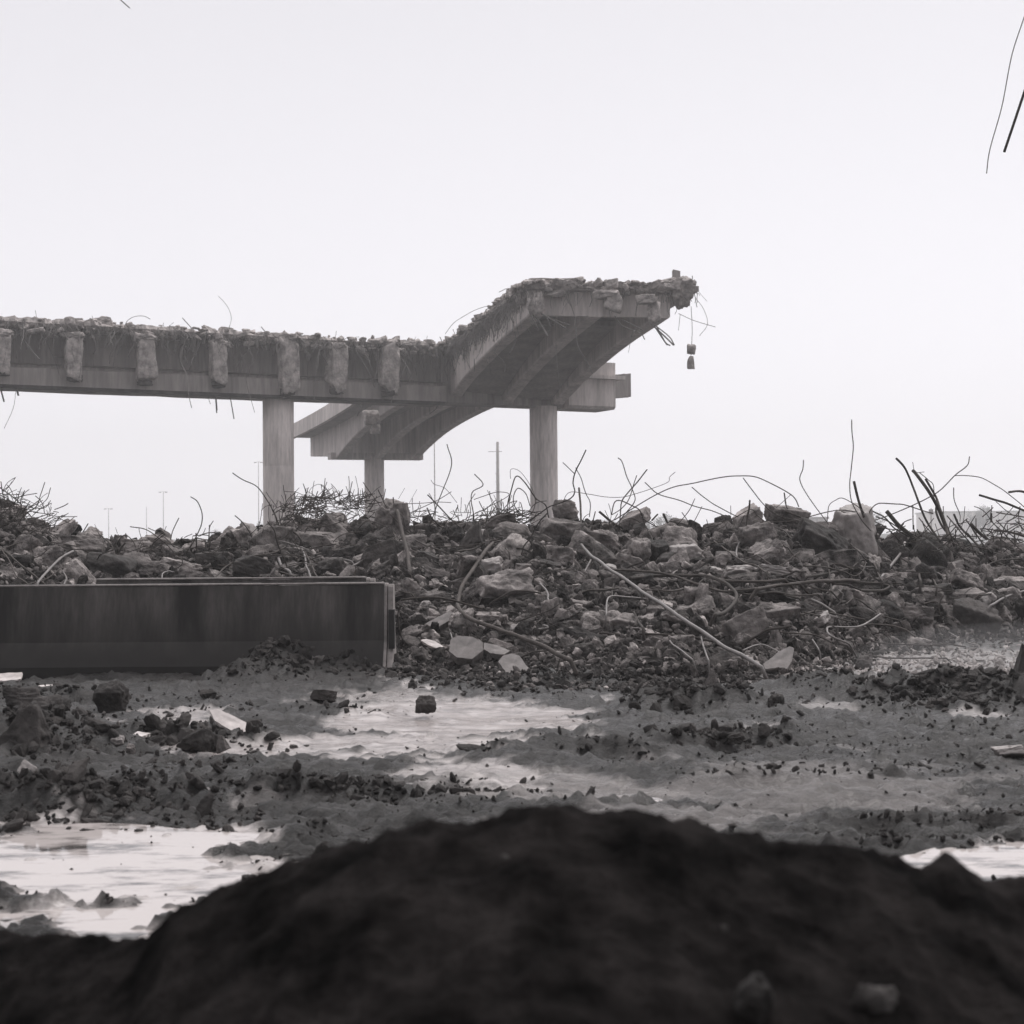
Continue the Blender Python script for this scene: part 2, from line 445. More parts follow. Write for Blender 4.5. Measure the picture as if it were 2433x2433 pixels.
def ground_material():
    m = bpy.data.materials.new("wet_mud")
    m.use_nodes = True
    t = m.node_tree
    b = t.nodes['Principled BSDF']
    co = t.nodes.new("ShaderNodeTexCoord")
    def noise(s, d=6, r=.6, sc=(1, 1, 1)):
        mp = t.nodes.new("ShaderNodeMapping"); mp.inputs['Scale'].default_value = sc
        t.links.new(co.outputs['Object'], mp.inputs[0])
        n = t.nodes.new("ShaderNodeTexNoise"); n.inputs['Scale'].default_value = s; n.inputs['Detail'].default_value = d; n.inputs['Roughness'].default_value = r
        t.links.new(mp.outputs[0], n.inputs['Vector']); return n.outputs[0]
    def rmp(src, p0, p1, c0, c1):
        r = t.nodes.new("ShaderNodeValToRGB")
        r.color_ramp.elements[0].position = p0; r.color_ramp.elements[1].position = p1
        r.color_ramp.elements[0].color = (*c0, 1); r.color_ramp.elements[1].color = (*c1, 1)
        t.links.new(src, r.inputs[0]); return r.outputs[0]
    def mix(f, a, b_):
        x = t.nodes.new("ShaderNodeMix"); x.data_type = 'RGBA'
        t.links.new(f, x.inputs[0]); t.links.new(a, x.inputs[6]); t.links.new(b_, x.inputs[7]); return x.outputs[2]
    mud0 = rmp(noise(1.7, 8, .65, (1, 1.5, 1)), .36, .66, tint(.008), tint(.036))
    clod = t.nodes.new("ShaderNodeAttribute"); clod.attribute_name = "clod"
    mud = mix(clod.outputs["Fac"], mud0, rmp(noise(9, 8, .7), .35, .65, tint(.010), tint(.040)))
    sc = t.nodes.new("ShaderNodeMapRange"); sc.inputs[1].default_value = .32; sc.inputs[2].default_value = .68; sc.inputs[3].default_value = .25; sc.inputs[4].default_value = 1.9
    t.links.new(noise(9, 10, .8, (.8, 1.2, 1)), sc.inputs[0])
    sv = t.nodes.new("ShaderNodeVectorMath"); sv.operation = 'SCALE'
    t.links.new(mud, sv.inputs[0]); t.links.new(sc.outputs[0], sv.inputs['Scale']); mud = sv.outputs[0]
    silt_sheen = rmp(noise(6, 8, .7, (.7, 1.6, 1)), .33, .58, tint(.20), tint(.42))  # pale base colour stands in for sky sheen on the wet mud
    a = t.nodes.new("ShaderNodeAttribute"); a.attribute_name = "silt_sheen"
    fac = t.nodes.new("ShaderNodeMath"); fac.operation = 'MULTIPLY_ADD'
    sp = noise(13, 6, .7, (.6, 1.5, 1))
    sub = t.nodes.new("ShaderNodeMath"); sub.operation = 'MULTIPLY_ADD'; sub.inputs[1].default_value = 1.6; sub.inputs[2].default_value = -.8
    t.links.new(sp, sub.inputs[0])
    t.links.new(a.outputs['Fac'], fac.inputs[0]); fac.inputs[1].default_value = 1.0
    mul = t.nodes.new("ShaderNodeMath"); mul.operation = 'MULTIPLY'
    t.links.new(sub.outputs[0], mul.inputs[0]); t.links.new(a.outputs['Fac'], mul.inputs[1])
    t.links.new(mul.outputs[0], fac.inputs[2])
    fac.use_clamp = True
    t.links.new(mix(fac.outputs[0], mud, silt_sheen), b.inputs['Base Color'])
    mr_ = t.nodes.new("ShaderNodeMapRange"); mr_.inputs[1].default_value = .36; mr_.inputs[2].default_value = .62; mr_.inputs[3].default_value = .20; mr_.inputs[4].default_value = .62
    t.links.new(noise(3.1, 9, .72, (.6, 2.2, 1)), mr_.inputs[0])
    mm_ = t.nodes.new("ShaderNodeMath"); mm_.operation = 'MAXIMUM'
    ck = t.nodes.new("ShaderNodeMath"); ck.operation = 'MULTIPLY'; ck.inputs[1].default_value = .75
    t.links.new(clod.outputs['Fac'], ck.inputs[0]); t.links.new(ck.outputs[0], mm_.inputs[0]); t.links.new(mr_.outputs[0], mm_.inputs[1])
    rx = t.nodes.new("ShaderNodeMix"); rx.data_type = 'FLOAT'
    t.links.new(fac.outputs[0], rx.inputs[0]); t.links.new(mm_.outputs[0], rx.inputs[2]); rx.inputs[3].default_value = .16
    t.links.new(rx.outputs[0], b.inputs['Roughness'])
    b.inputs['Specular IOR Level'].default_value = .4
    bp = t.nodes.new("ShaderNodeBump"); bp.inputs['Distance'].default_value = .03
    bs = t.nodes.new("ShaderNodeMapRange"); bs.inputs[3].default_value = 1.0; bs.inputs[4].default_value = .10
    t.links.new(fac.outputs[0], bs.inputs[0]); t.links.new(bs.outputs[0], bp.inputs['Strength'])
    t.links.new(noise(30, 9, .75, (.8, 1.3, 1)), bp.inputs['Height']); t.links.new(bp.outputs[0], b.inputs['Normal'])
    return m
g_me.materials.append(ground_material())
tag(link("ground", g_me), "churned wet mud with puddles and pale wet flats", None, None, "structure")

# puddle water: shallow silty sheets, pale in place of reflected sky, that the mud pokes through
def water_material():
    m = bpy.data.materials.new("silty_sheen_water")
    m.use_nodes = True
    t = m.node_tree; b = t.nodes['Principled BSDF']
    co = t.nodes.new("ShaderNodeTexCoord")
    n = t.nodes.new("ShaderNodeTexNoise"); n.inputs['Scale'].default_value = 3.2; n.inputs['Detail'].default_value = 12; n.inputs['Roughness'].default_value = .7
    mp = t.nodes.new("ShaderNodeMapping"); mp.inputs['Scale'].default_value = (.6, 1.8, 1)
    t.links.new(co.outputs['Object'], mp.inputs[0]); t.links.new(mp.outputs[0], n.inputs['Vector'])
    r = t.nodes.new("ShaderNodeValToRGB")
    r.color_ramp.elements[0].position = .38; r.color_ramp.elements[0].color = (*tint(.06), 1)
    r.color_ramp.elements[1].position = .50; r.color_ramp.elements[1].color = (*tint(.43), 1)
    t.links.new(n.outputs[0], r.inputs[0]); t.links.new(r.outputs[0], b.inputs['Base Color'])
    b.inputs['Roughness'].default_value = .06
    b.inputs['IOR'].default_value = 1.4
    bp = t.nodes.new("ShaderNodeBump"); bp.inputs['Strength'].default_value = .05; bp.inputs['Distance'].default_value = .01
    n2 = t.nodes.new("ShaderNodeTexNoise"); n2.inputs['Scale'].default_value = 22
    t.links.new(co.outputs['Object'], n2.inputs['Vector']); t.links.new(n2.outputs[0], bp.inputs['Height']); t.links.new(bp.outputs[0], b.inputs['Normal'])
    return m
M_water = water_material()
def puddle(ells, z, label):
    mb = MB()
    for i, (u, v, ru, rv) in enumerate(ells):
        pts = []
        for k in range(48):
            a = k / 48 * 2 * math.pi
            p = G(u + math.cos(a) * ru, v + math.sin(a) * rv)
            pts.append((p.x, p.y, z - i * .0006))
        c = np.mean(pts, 0)
        mb.add(np.array(pts + [c]), np.array([[48, k, (k + 1) % 48] for k in range(48)]))
    o = mb.build("water", M_water)
    return tag(o, label, None, None, "structure")
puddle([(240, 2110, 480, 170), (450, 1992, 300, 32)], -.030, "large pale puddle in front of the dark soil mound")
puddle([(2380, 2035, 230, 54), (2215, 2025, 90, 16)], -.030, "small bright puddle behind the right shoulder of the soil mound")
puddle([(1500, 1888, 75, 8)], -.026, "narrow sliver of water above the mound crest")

# ------------------------------------------------------------------ dark soil mound in the foreground
crest_px = [(-900, 2300), (0, 2213), (100, 2212), (200, 2220), (300, 2236), (345, 2234), (420, 2172), (560, 2110), (700, 2040), (740, 2008), (800, 2000), (860, 1985), (910, 1960), (1050, 1950),
            (1150, 1945), (1215, 1930), (1260, 1916), (1290, 1920), (1400, 1933), (1550, 1945), (1620, 1972), (1750, 1987), (1900, 1976), (2030, 1980), (2100, 2010), (2200, 2052), (2260, 2035), (2330, 2075), (2433, 2095), (3400, 2300)]
def mound():
    us = np.arange(-900, 3400, 6.0)
    cv = np.interp(us, *zip(*crest_px))
    Yc = np.interp(us, [-900, 0, 300, 420, 900, 1300, 1700, 2433, 3400], [2.7, 2.6, 2.35, 2.25, 2.2, 2.15, 2.2, 2.35, 2.6])
    n = 150
    X = np.zeros((n, len(us))); Y = X.copy(); Z = X.copy()
    for j, (u, v, yc) in enumerate(zip(us, cv, Yc)):
        c = P(u, v + 3, yc)
        t = np.linspace(-1, 1, n)
        yy = np.where(t < 0, yc + t * (yc - .25), yc + t * 1.5)
        fr = yc - yy
        zz = np.where(fr > 0, c.z + .02 - np.sqrt(fr ** 2 * .085 + .0004) , c.z - .72 * (np.sqrt((yy - yc) ** 2 + .005) - .0707) )
        X[:, j] = c.x * (.6 + .4 * yy / yc); Y[:, j] = yy; Z[:, j] = zz
    d = .016 * fbm2(X, Y, 4.5, 3, 71) + .012 * fbm2(X, Y, 16, 4, 77, .6)
    d += .010 * np.clip(fbm2(X, Y, 22, 2, 81) - .35, 0, 1)
    Z += d - .004
    Z = np.maximum(Z, -.12)
    # a hollow at the left foot of the mound (deep shadow) and one at the right
    o = link("soil_mound", mesh_np("soil_mound", np.stack([X, Y, Z], -1).reshape(-1, 3), grid_faces(*X.shape)), M_mound)
    tag(o, "dark mound of loose soil filling the foreground in front of the puddles", "soil mound")
    return X, Y, Z
MX, MY, MZ = mound()
def on_mound(u, v):
    uu, vv_ = uv_of(MX, MY, MZ)
    k = np.argmin((uu - u) ** 2 + (vv_ - v) ** 2 + np.where(MY > 2.6, 1e6, 0))
    return Vector((MX.flat[k], MY.flat[k], MZ.flat[k]))

# ------------------------------------------------------------------ rubble pile surface
FOOT = ([-900, 0, 900, 960, 1100, 1400, 1600, 1800, 2000, 2200, 2433, 3400], [15.4, 15.3, 15.3, 14.6, 14.2, 13.7, 13.6, 14.0, 15.6, 17.4, 18.2, 18.5])
CRY = ([-900, 0, 600, 1200, 2000, 2433, 3400], [20.5, 20.5, 21.5, 21, 20.5, 21.5, 22])
CRV = ([-900, 0, 90, 170, 250, 330, 420, 500, 600, 680, 780, 900, 1000, 1100, 1200, 1300, 1400, 1500, 1600, 1700, 1760, 1850, 1980, 2060, 2120, 2250, 2433, 3400],
       [1230, 1222, 1255, 1275, 1300, 1312, 1305, 1310, 1280, 1255, 1255, 1265, 1258, 1262, 1250, 1240, 1248, 1262, 1268, 1262, 1245, 1240, 1250, 1290, 1305, 1308, 1305, 1300])
def pile_base(u, Y):
    yf = np.interp(u, *FOOT); yc = np.interp(u, *CRY); cv = np.interp(u, *CRV)
    roll = (u - CX) * math.tan(ROLL)
    zc = H - (cv - (1280 + roll)) / F * yc
    t = (Y - yf) / (yc - yf)
    z = np.where(t < 1, zc * np.clip(t, 0, 1) ** .85, zc * np.clip(1 - (Y - yc) / 7.0, 0, 1))
    return z - .05 * (t < 0) - .25 * np.clip(-t * 4, 0, 1)
pu = np.arange(-700, 3200, 5.5)
py = np.concatenate([np.linspace(12.8, 22.5, 330), np.linspace(22.7, 30, 30)])
PU, PY = np.meshgrid(pu, py)
PX = (PU - CX) / F * PY
PZ = pile_base(PU, PY)
tt = np.clip((PZ) / .25, 0, 1)
PZ = PZ + tt * (.11 * fbm2(PX, PY, .8, 3, 101) + .075 * fbm2(PX, PY, 3.2, 3, 107, .6) + .03 * fbm2(PX, PY, 12, 3, 113, .6))
def pile_z(x, y):
    u = CX + F * x / y
    i = np.clip((u - pu[0]) / 5.5, 0, len(pu) - 1.001)
    j = np.clip(np.interp(y, py, np.arange(len(py))), 0, len(py) - 1.001)
    i0 = int(i); j0 = int(j); a = i - i0; b = j - j0
    return float((PZ[j0, i0] * (1 - a) + PZ[j0, i0 + 1] * a) * (1 - b) + (PZ[j0 + 1, i0] * (1 - a) + PZ[j0 + 1, i0 + 1] * a) * b)
tag(link("rubble_bed", mesh_np("rubble_bed", np.stack([PX, PY, PZ], -1).reshape(-1, 3), grid_faces(*PX.shape)), M_bed), "packed dirt and crushed concrete under the broken pieces", None, None, "stuff")
def hit(u, v, default=21.0):
    """where the line of sight through a pixel meets the pile (or the mud in front of it)"""
    for Y in np.arange(13.0, 24.0, .06):
        p = P(u, v, Y)
        if p.z <= max(pile_z(p.x, p.y), 0.0):
            return p
    return P(u, v, default)

# ------------------------------------------------------------------ loose debris (uncountable)
def unit_rocks(n, sub, seed, **kw):
    return [rock(seed + i, (1, 1, 1), sub, **kw)[0] for i in range(n)]
def scatter(name, pts, sizes, sub, seed, material, label, flat=(.45, 1.0)):
    rs = np.random.RandomState(seed)
    protos = unit_rocks(18, sub, seed, cuts=7, p=70, rough=.045 if sub > 2 else (.02 if sub > 1 else .0), lo=.52, hi=.92)
    Fc = ico(sub)[1]
    nv = len(protos[0])
    n = len(pts)
    V = np.zeros((n, nv, 3), np.float32)
    ang = rs.uniform(0, 2 * math.pi, n); tl = rs.normal(0, .75, (n, 2))
    pi_ = rs.randint(0, len(protos), n)
    sc = np.stack([rs.uniform(.8, 2.1, n), rs.uniform(.5, 1.1, n), rs.uniform(*flat, n)], -1) * np.asarray(sizes)[:, None]
    for k in range(n):
        M_ = np.array(Euler((tl[k, 0], tl[k, 1], ang[k])).to_matrix())
        V[k] = (protos[pi_[k]] * sc[k]) @ M_.T + pts[k]
    Fa = (Fc[None] + (np.arange(n) * nv)[:, None, None]).reshape(-1, 3)
    me = mesh_np(name, V.reshape(-1, 3), Fa, smooth=False)
    ta = me.attributes.new("tone", 'FLOAT', 'POINT')
    ta.data.foreach_set("value", np.repeat(rs.lognormal(-.05, .62, n).clip(.2, 2.8), nv).astype(np.float32))
    o = link(name, me, material)
    tag(o, label, None, None, "stuff")
    return o
rs = np.random.RandomState(5)
def pile_points(n, u0, u1, t0, t1, pw=1.0):
    u = rs.uniform(u0, u1, n)
    t = rs.uniform(t0, t1, n) ** pw if t0 >= 0 else rs.uniform(t0, t1, n)
    yf = np.interp(u, *FOOT); yc = np.interp(u, *CRY)
    y = yf + t * (yc - yf); x = (u - CX) / F * y
    z = np.array([pile_z(a, b) if True else 0 for a, b in zip(x, y)])
    return np.stack([x, y, z], -1)
pp = pile_points(4200, -350, 2800, .02, 1.12)
sz = rs.lognormal(math.log(.098), .5, len(pp)).clip(.04, .34)
scatter("rubble", pp + np.array([0, 0, .01]), sz, 3, 300, M_debris, "fist to head sized lumps of broken concrete covering the pile")
pp = pile_points(20000, -350, 2800, 0, 1.1)
sz = rs.lognormal(math.log(.048), .45, len(pp)).clip(.018, .13)
scatter("rubble", pp + np.array([0, 0, .01]), sz, 2, 330, M_debris, "small fragments and chips filling the gaps of the pile")
# fringe of gravel and clods along the foot, and crumbs on the mud
gp = []
gs = []
for _ in range(8000):
    r = rs.rand()
    if r < .50:
        u = rs.uniform(880, 2750); yf = np.interp(u, *FOOT); y = yf + .2 - abs(rs.normal(0, .75)); s = rs.lognormal(math.log(.04), .45)
    elif r < .72:
        u = rs.uniform(-200, 620); y = 4449 / (rs.uniform(1640, 1950) - 1281); s = rs.lognormal(math.log(.024), .5)
    elif r < .80:
        u = rs.uniform(1650, 2700); y = 4449 / (rs.uniform(1630, 1830) - 1281); s = rs.lognormal(math.log(.022), .45)
    else:
        u = rs.uniform(-200, 2700); y = 4449 / (rs.uniform(1640, 2150) - 1281); s = rs.lognormal(math.log(.011), .5)
    gp.append(((u - CX) / F * y, y)); gs.append(min(s * .85, .12))
for (cu, cv_, du, dv_, cnt, sz_) in [(90, 1740, 120, 50, 120, .06), (520, 1745, 140, 25, 90, .05), (790, 1575, 120, 30, 900, .035), (640, 1600, 120, 16, 300, .03), (1620, 1660, 130, 30, 320, .045), (1700, 1755, 160, 14, 160, .03),
                                      (900, 1880, 330, 14, 260, .025), (200, 1905, 220, 25, 260, .03), (1000, 1590, 150, 20, 260, .04), (420, 1750, 90, 20, 70, .05), (2250, 1660, 220, 18, 400, .04)]:
    for _ in range(cnt):
        q = G(cu + rs.normal(0, du * .5), cv_ + rs.normal(0, dv_ * .5))
        gp.append((q.x, q.y)); gs.append(min(.11, rs.lognormal(math.log(sz_), .5)))
gp = np.array(gp); gs = np.array(gs)
gz = ground_fields(gp[:, 0][:, None], gp[:, 1][:, None])[0][:, 0]
pz = np.array([pile_z(a, b) if b > 13 else -1 for a, b in gp])
scatter("gravel", np.stack([gp[:, 0], gp[:, 1], np.maximum(gz, pz)], -1), gs, 2, 360, M_rubdark, "dark gravel, clods and crumbs strewn over the mud")
gq = []
for _ in range(2600):
    q = G(rs.uniform(1850, 2620), rs.uniform(1528, 1628)); gq.append((q.x, q.y))
gq = np.array(gq)
scatter("gravel", np.stack([gq[:, 0], gq[:, 1], ground_fields(gq[:, :1], gq[:, 1:])[0][:, 0]], -1), rs.lognormal(math.log(.032), .5, len(gq)).clip(.01, .1), 2, 395, M_palegravel, "pale crushed gravel on the bright strip at the right", flat=(.3, .8))
rp = []; rz_ = []
for (a, b, s_, h) in RIDGES:
    L_ = math.hypot(b[0] - a[0], b[1] - a[1]); n_ = int(min(900, (L_ + s_) * s_ * 2 * 260) * (.45 if h > .25 else 1))
    for _ in range(n_):
        t_ = rs.rand(); rp.append((a[0] + (b[0] - a[0]) * t_ + rs.normal(0, s_ * .55), a[1] + (b[1] - a[1]) * t_ + rs.normal(0, s_ * .55)))
        rz_.append(min(.09, rs.lognormal(math.log(.011 + .07 * h), .6)))
rp = np.array(rp); rz_ = np.array(rz_)
print("clods", len(rp))
scatter("gravel", np.stack([rp[:, 0], rp[:, 1], ground_fields(rp[:, :1], rp[:, 1:])[0][:, 0] + .004], -1), rz_, 2, 397, M_clod, "dark crumbly clods along the churned mud ridges", flat=(.5, .9))
n_ = 9000
cu = rs.uniform(-300, 2733, n_); cv_ = 1600 + 640 * rs.rand(n_) ** 1.3
cy = 4449 / (cv_ - 1281); cx = (cu - CX) / F * cy
den = fbm2(cx[:, None], cy[:, None], 1.3, 3, 91, .6)[:, 0]
kp = den + rs.normal(0, .35, n_) > -.05
kp &= ground_fields(cx[:, None], cy[:, None])[1][:, 0] < .25 + .5 * (rs.rand(n_) < .12)
cx, cy = cx[kp], cy[kp]
scatter("gravel", np.stack([cx, cy, ground_fields(cx[:, None], cy[:, None])[0][:, 0]], -1), rs.lognormal(math.log(.011), .45, len(cx)).clip(.004, .035) * (cy / 9) ** .5, 1, 399, M_crumb, "tiny crumbs and grit over mud and pale flats", flat=(.4, .9))
gp = pile_points(5200, 900, 2750, -.16, .25)
gp[:, 2] = np.maximum(gp[:, 2], ground_fields(gp[:, 0][:, None], gp[:, 1][:, None])[0][:, 0])
scatter("gravel", gp, rs.lognormal(math.log(.035), .4, len(gp)).clip(.01, .09), 2, 390, M_debris, "pale crushed concrete along the foot of the pile", flat=(.3, .8))

# ------------------------------------------------------------------ countable chunks
chunks = []           # dicts: obj, u, v, w, h, tone, shape
OFF = {4: (0, 1050, 2.76), 5: (600, 1050, 2.76), 6: (1200, 1050, 2.76), 7: (1800, 950, 2.76)}
def px(c, x, y):
    o = OFF[c]
    return o[0] + x / o[2], o[1] + y / o[2]
# crop, cx, cy, width, height, tone (l light / m mid / d dark), shape (block, slab, lump, wedge), tilt deg
CH = [
 (4, 50, 440, 130, 120, 'd', 'lump', 5), (4, 30, 500, 120, 110, 'm', 'block', -10), (4, 455, 580, 150, 90, 'd', 'lump', 0), (4, 595, 620, 130, 95, 'm', 'lump', 0), (4, 560, 705, 340, 110, 'm', 'slab', 8),
 (4, 705, 840, 330, 190, 'd', 'block', 12), (4, 100, 570, 190, 100, 'm', 'lump', 4), (4, 1060, 670, 170, 110, 'm', 'lump', 0), (4, 1120, 750, 290, 90, 'd', 'slab', 3), (4, 1190, 830, 240, 120, 'm', 'lump', 5),
 (4, 1440, 700, 170, 80, 'm', 'slab', -6), (4, 1440, 775, 230, 110, 'd', 'block', -8), (4, 1605, 658, 90, 95, 'd', 'lump', 0), (4, 1440, 795, 95, 70, 'l', 'lump', 0), (4, 1700, 855, 340, 120, 'd', 'slab', 4),
 (4, 900, 800, 200, 110, 'm', 'block', 8), (4, 1000, 850, 220, 90, 'm', 'slab', -5), (4, 300, 770, 230, 150, 'm', 'lump', 0), (4, 70, 880, 160, 90, 'm', 'slab', 6), (4, 150, 570, 130, 90, 'm', 'lump', 10), (4, 230, 680, 150, 110, 'm', 'block', -12),
 (4, 140, 800, 150, 110, 'd', 'block', 0), (4, 900, 700, 200, 80, 'm', 'slab', 4), (4, 1250, 700, 180, 70, 'm', 'lump', 0), (4, 1250, 900, 240, 80, 'm', 'slab', 0),
 (5, 165, 650, 250, 170, 'm', 'block', 4), (5, 440, 680, 240, 150, 'm', 'block', -6), (5, 570, 650, 120, 60, 'l', 'slab', 10), (5, 840, 800, 320, 125, 'd', 'slab', -30), (5, 1430, 640, 200, 230, 'd', 'wedge', 0),
 (5, 1620, 520, 190, 110, 'm', 'lump', 0), (5, 1700, 610, 230, 110, 'm', 'block', 5), (5, 1650, 980, 340, 240, 'm', 'lump', 3), (5, 1560, 850, 230, 95, 'l', 'slab', -10), (5, 1800, 840, 150, 90, 'm', 'block', 15),
 (5, 1370, 1185, 150, 140, 'm', 'lump', 0), (5, 1060, 1265, 190, 95, 'm', 'lump', -14), (5, 1600, 1370, 190, 110, 'm', 'slab', 14),
 (5, 1590, 1165, 200, 100, 'm', 'lump', 0), (5, 880, 480, 130, 170, 'm', 'block', 8), (5, 985, 480, 95, 150, 'm', 'block', -6), (5, 1080, 670, 140, 95, 'm', 'block', 0),
 (5, 1280, 800, 130, 110, 'm', 'lump', 0), (5, 1200, 890, 160, 80, 'm', 'slab', 10), (5, 1130, 770, 150, 90, 'd', 'block', 12), (5, 1200, 1050, 260, 80, 'm', 'slab', 4), (5, 620, 740, 220, 100, 'd', 'lump', 0), (5, 540, 840, 230, 130, 'd', 'lump', -8),
 (5, 700, 560, 160, 100, 'm', 'lump', 0), (5, 1420, 740, 160, 70, 'd', 'block', 0), (5, 450, 560, 160, 90, 'm', 'lump', 0), (5, 600, 870, 120, 70, 'm', 'slab', 12),
 (6, 395, 470, 170, 150, 'm', 'lump', 5), (6, 350, 610, 310, 190, 'm', 'block', 2), (6, 370, 770, 190, 150, 'm', 'lump', 0), (6, 660, 670, 210, 140, 'm', 'lump', 10), (6, 860, 740, 130, 190, 'm', 'block', 20),
 (6, 800, 800, 180, 110, 'm', 'block', 24), (6, 1150, 660, 240, 130, 'm', 'slab', 4), (6, 1190, 750, 210, 150, 'l', 'lump', 0), (6, 1370, 600, 170, 90, 'm', 'slab', -14), (6, 1430, 530, 110, 95, 'd', 'block', 5),
 (6, 1585, 530, 200, 140, 'm', 'block', -8), (6, 1835, 490, 220, 130, 'm', 'block', 6), (6, 1660, 640, 230, 190, 'm', 'lump', -5), (6, 1745, 770, 250, 140, 'm', 'lump', -22), (6, 1490, 670, 115, 130, 'm', 'wedge', 0),
 (6, 1450, 780, 180, 95, 'm', 'block', 6), (6, 1390, 855, 120, 75, 'l', 'lump', 0), (6, 1530, 885, 260, 65, 'l', 'slab', 0), (6, 1810, 865, 280, 65, 'l', 'slab', 2), (6, 560, 940, 130, 90, 'm', 'lump', 0),
 (6, 1240, 1040, 220, 160, 'm', 'lump', 5), (6, 1300, 1130, 190, 140, 'm', 'block', -25), (6, 1140, 1010, 90, 65, 'l', 'slab', -30), (6, 1720, 1040, 360, 130, 'd', 'lump', 5), (6, 1780, 1150, 260, 140, 'm', 'block', 8),
 (6, 1560, 1255, 310, 190, 'm', 'slab', -12), (6, 790, 1200, 200, 120, 'm', 'block', 10), (6, 640, 1200, 160, 130, 'm', 'wedge', 14), (6, 960, 1170, 120, 95, 'm', 'lump', 0), (6, 510, 1390, 190, 130, 'd', 'lump', 0),
 (6, 1000, 740, 150, 150, 'd', 'block', 0), (6, 560, 1160, 150, 80, 'm', 'lump', 0), (6, 540, 1095, 190, 80, 'm', 'lump', 0), (6, 300, 1110, 120, 85, 'm', 'lump', 0), (6, 1050, 1080, 150, 80, 'm', 'lump', 4), (6, 1080, 1415, 150, 60, 'm', 'slab', 0),
 (6, 780, 1480, 200, 100, 'm', 'wedge', 0), (6, 1420, 1400, 120, 50, 'l', 'slab', 0), (6, 650, 780, 150, 130, 'm', 'block', 20), (6, 1560, 1110, 160, 110, 'm', 'lump', 0), (6, 1150, 540, 190, 70, 'm', 'lump', 0),
 (6, 850, 510, 180, 90, 'm', 'block', -5), (6, 930, 1280, 150, 90, 'm', 'lump', 0), (6, 240, 1310, 130, 70, 'm', 'lump', 0), (6, 1450, 1480, 160, 80, 'm', 'lump', 0),
 (7, 430, 965, 360, 200, 'd', 'block', 22), (7, 640, 870, 240, 310, 'l', 'block', -24), (7, 70, 1030, 280, 150, 'm', 'lump', -15), (7, 1310, 980, 180, 110, 'd', 'lump', 0), (7, 1585, 970, 200, 130, 'm', 'lump', 0),
 (7, 1410, 1060, 160, 95, 'm', 'lump', 0), (7, 1275, 1120, 220, 80, 'l', 'slab', -7), (7, 1310, 1175, 150, 90, 'm', 'lump', 0), (7, 1540, 1220, 150, 75, 'l', 'lump', 0), (7, 1570, 1160, 190, 60, 'm', 'slab', 0),
 (7, 1120, 1290, 260, 170, 'm', 'lump', 5), (7, 1355, 1310, 200, 105, 'm', 'block', -4), (7, 1410, 1445, 250, 210, 'd', 'block', 4), (7, 1020, 1430, 310, 110, 'm', 'slab', 8), (7, 930, 1330, 170, 120, 'd', 'lump', 0),
 (7, 125, 1420, 240, 125, 'm', 'block', 4), (7, 1030, 1155, 120, 110, 'm', 'block', -8), (7, 880, 1185, 180, 75, 'm', 'slab', 0), (7, 1640, 1320, 190, 150, 'm', 'block', -14), (7, 690, 1740, 110, 110, 'd', 'lump', 0),
 (7, 900, 1020, 160, 150, 'd', 'block', 10), (7, 1180, 1000, 170, 80, 'm', 'lump', 0), (7, 900, 950, 240, 60, 'm', 'slab', -10), (7, 540, 1370, 110, 75, 'm', 'lump', 0), (7, 400, 1460, 180, 110, 'm', 'lump', 0), (7, 560, 1620, 150, 90, 'm', 'lump', 0),
 (7, 1730, 1400, 70, 210, 'd', 'block', 0), (7, 240, 1620, 110, 90, 'm', 'block', -25), (7, 100, 1570, 140, 90, 'm', 'lump', 0), (7, 770, 1390, 130, 70, 'm', 'lump', 0), (7, 750, 1160, 100, 90, 'm', 'block', 0), (7, 330, 1085, 140, 60, 'm', 'slab', 0),
 (7, 1190, 1440, 180, 70, 'm', 'lump', 0), (7, 1060, 1600, 150, 80, 'm', 'lump', 0), (7, 1640, 1180, 120, 90, 'd', 'block', 0),
]
SH = {'block': dict(cuts=8, p=60, lo=.66, hi=.98, rough=.030), 'slab': dict(cuts=7, p=60, lo=.66, hi=.98, rough=.028, flatax=2), 'plate': dict(cuts=6, p=70, lo=.66, hi=.95, rough=.012, flatax=1),
      'lump': dict(cuts=11, p=38, lo=.56, hi=.86, rough=.048), 'wedge': dict(cuts=6, p=50, lo=.6, hi=.85, rough=.04)}
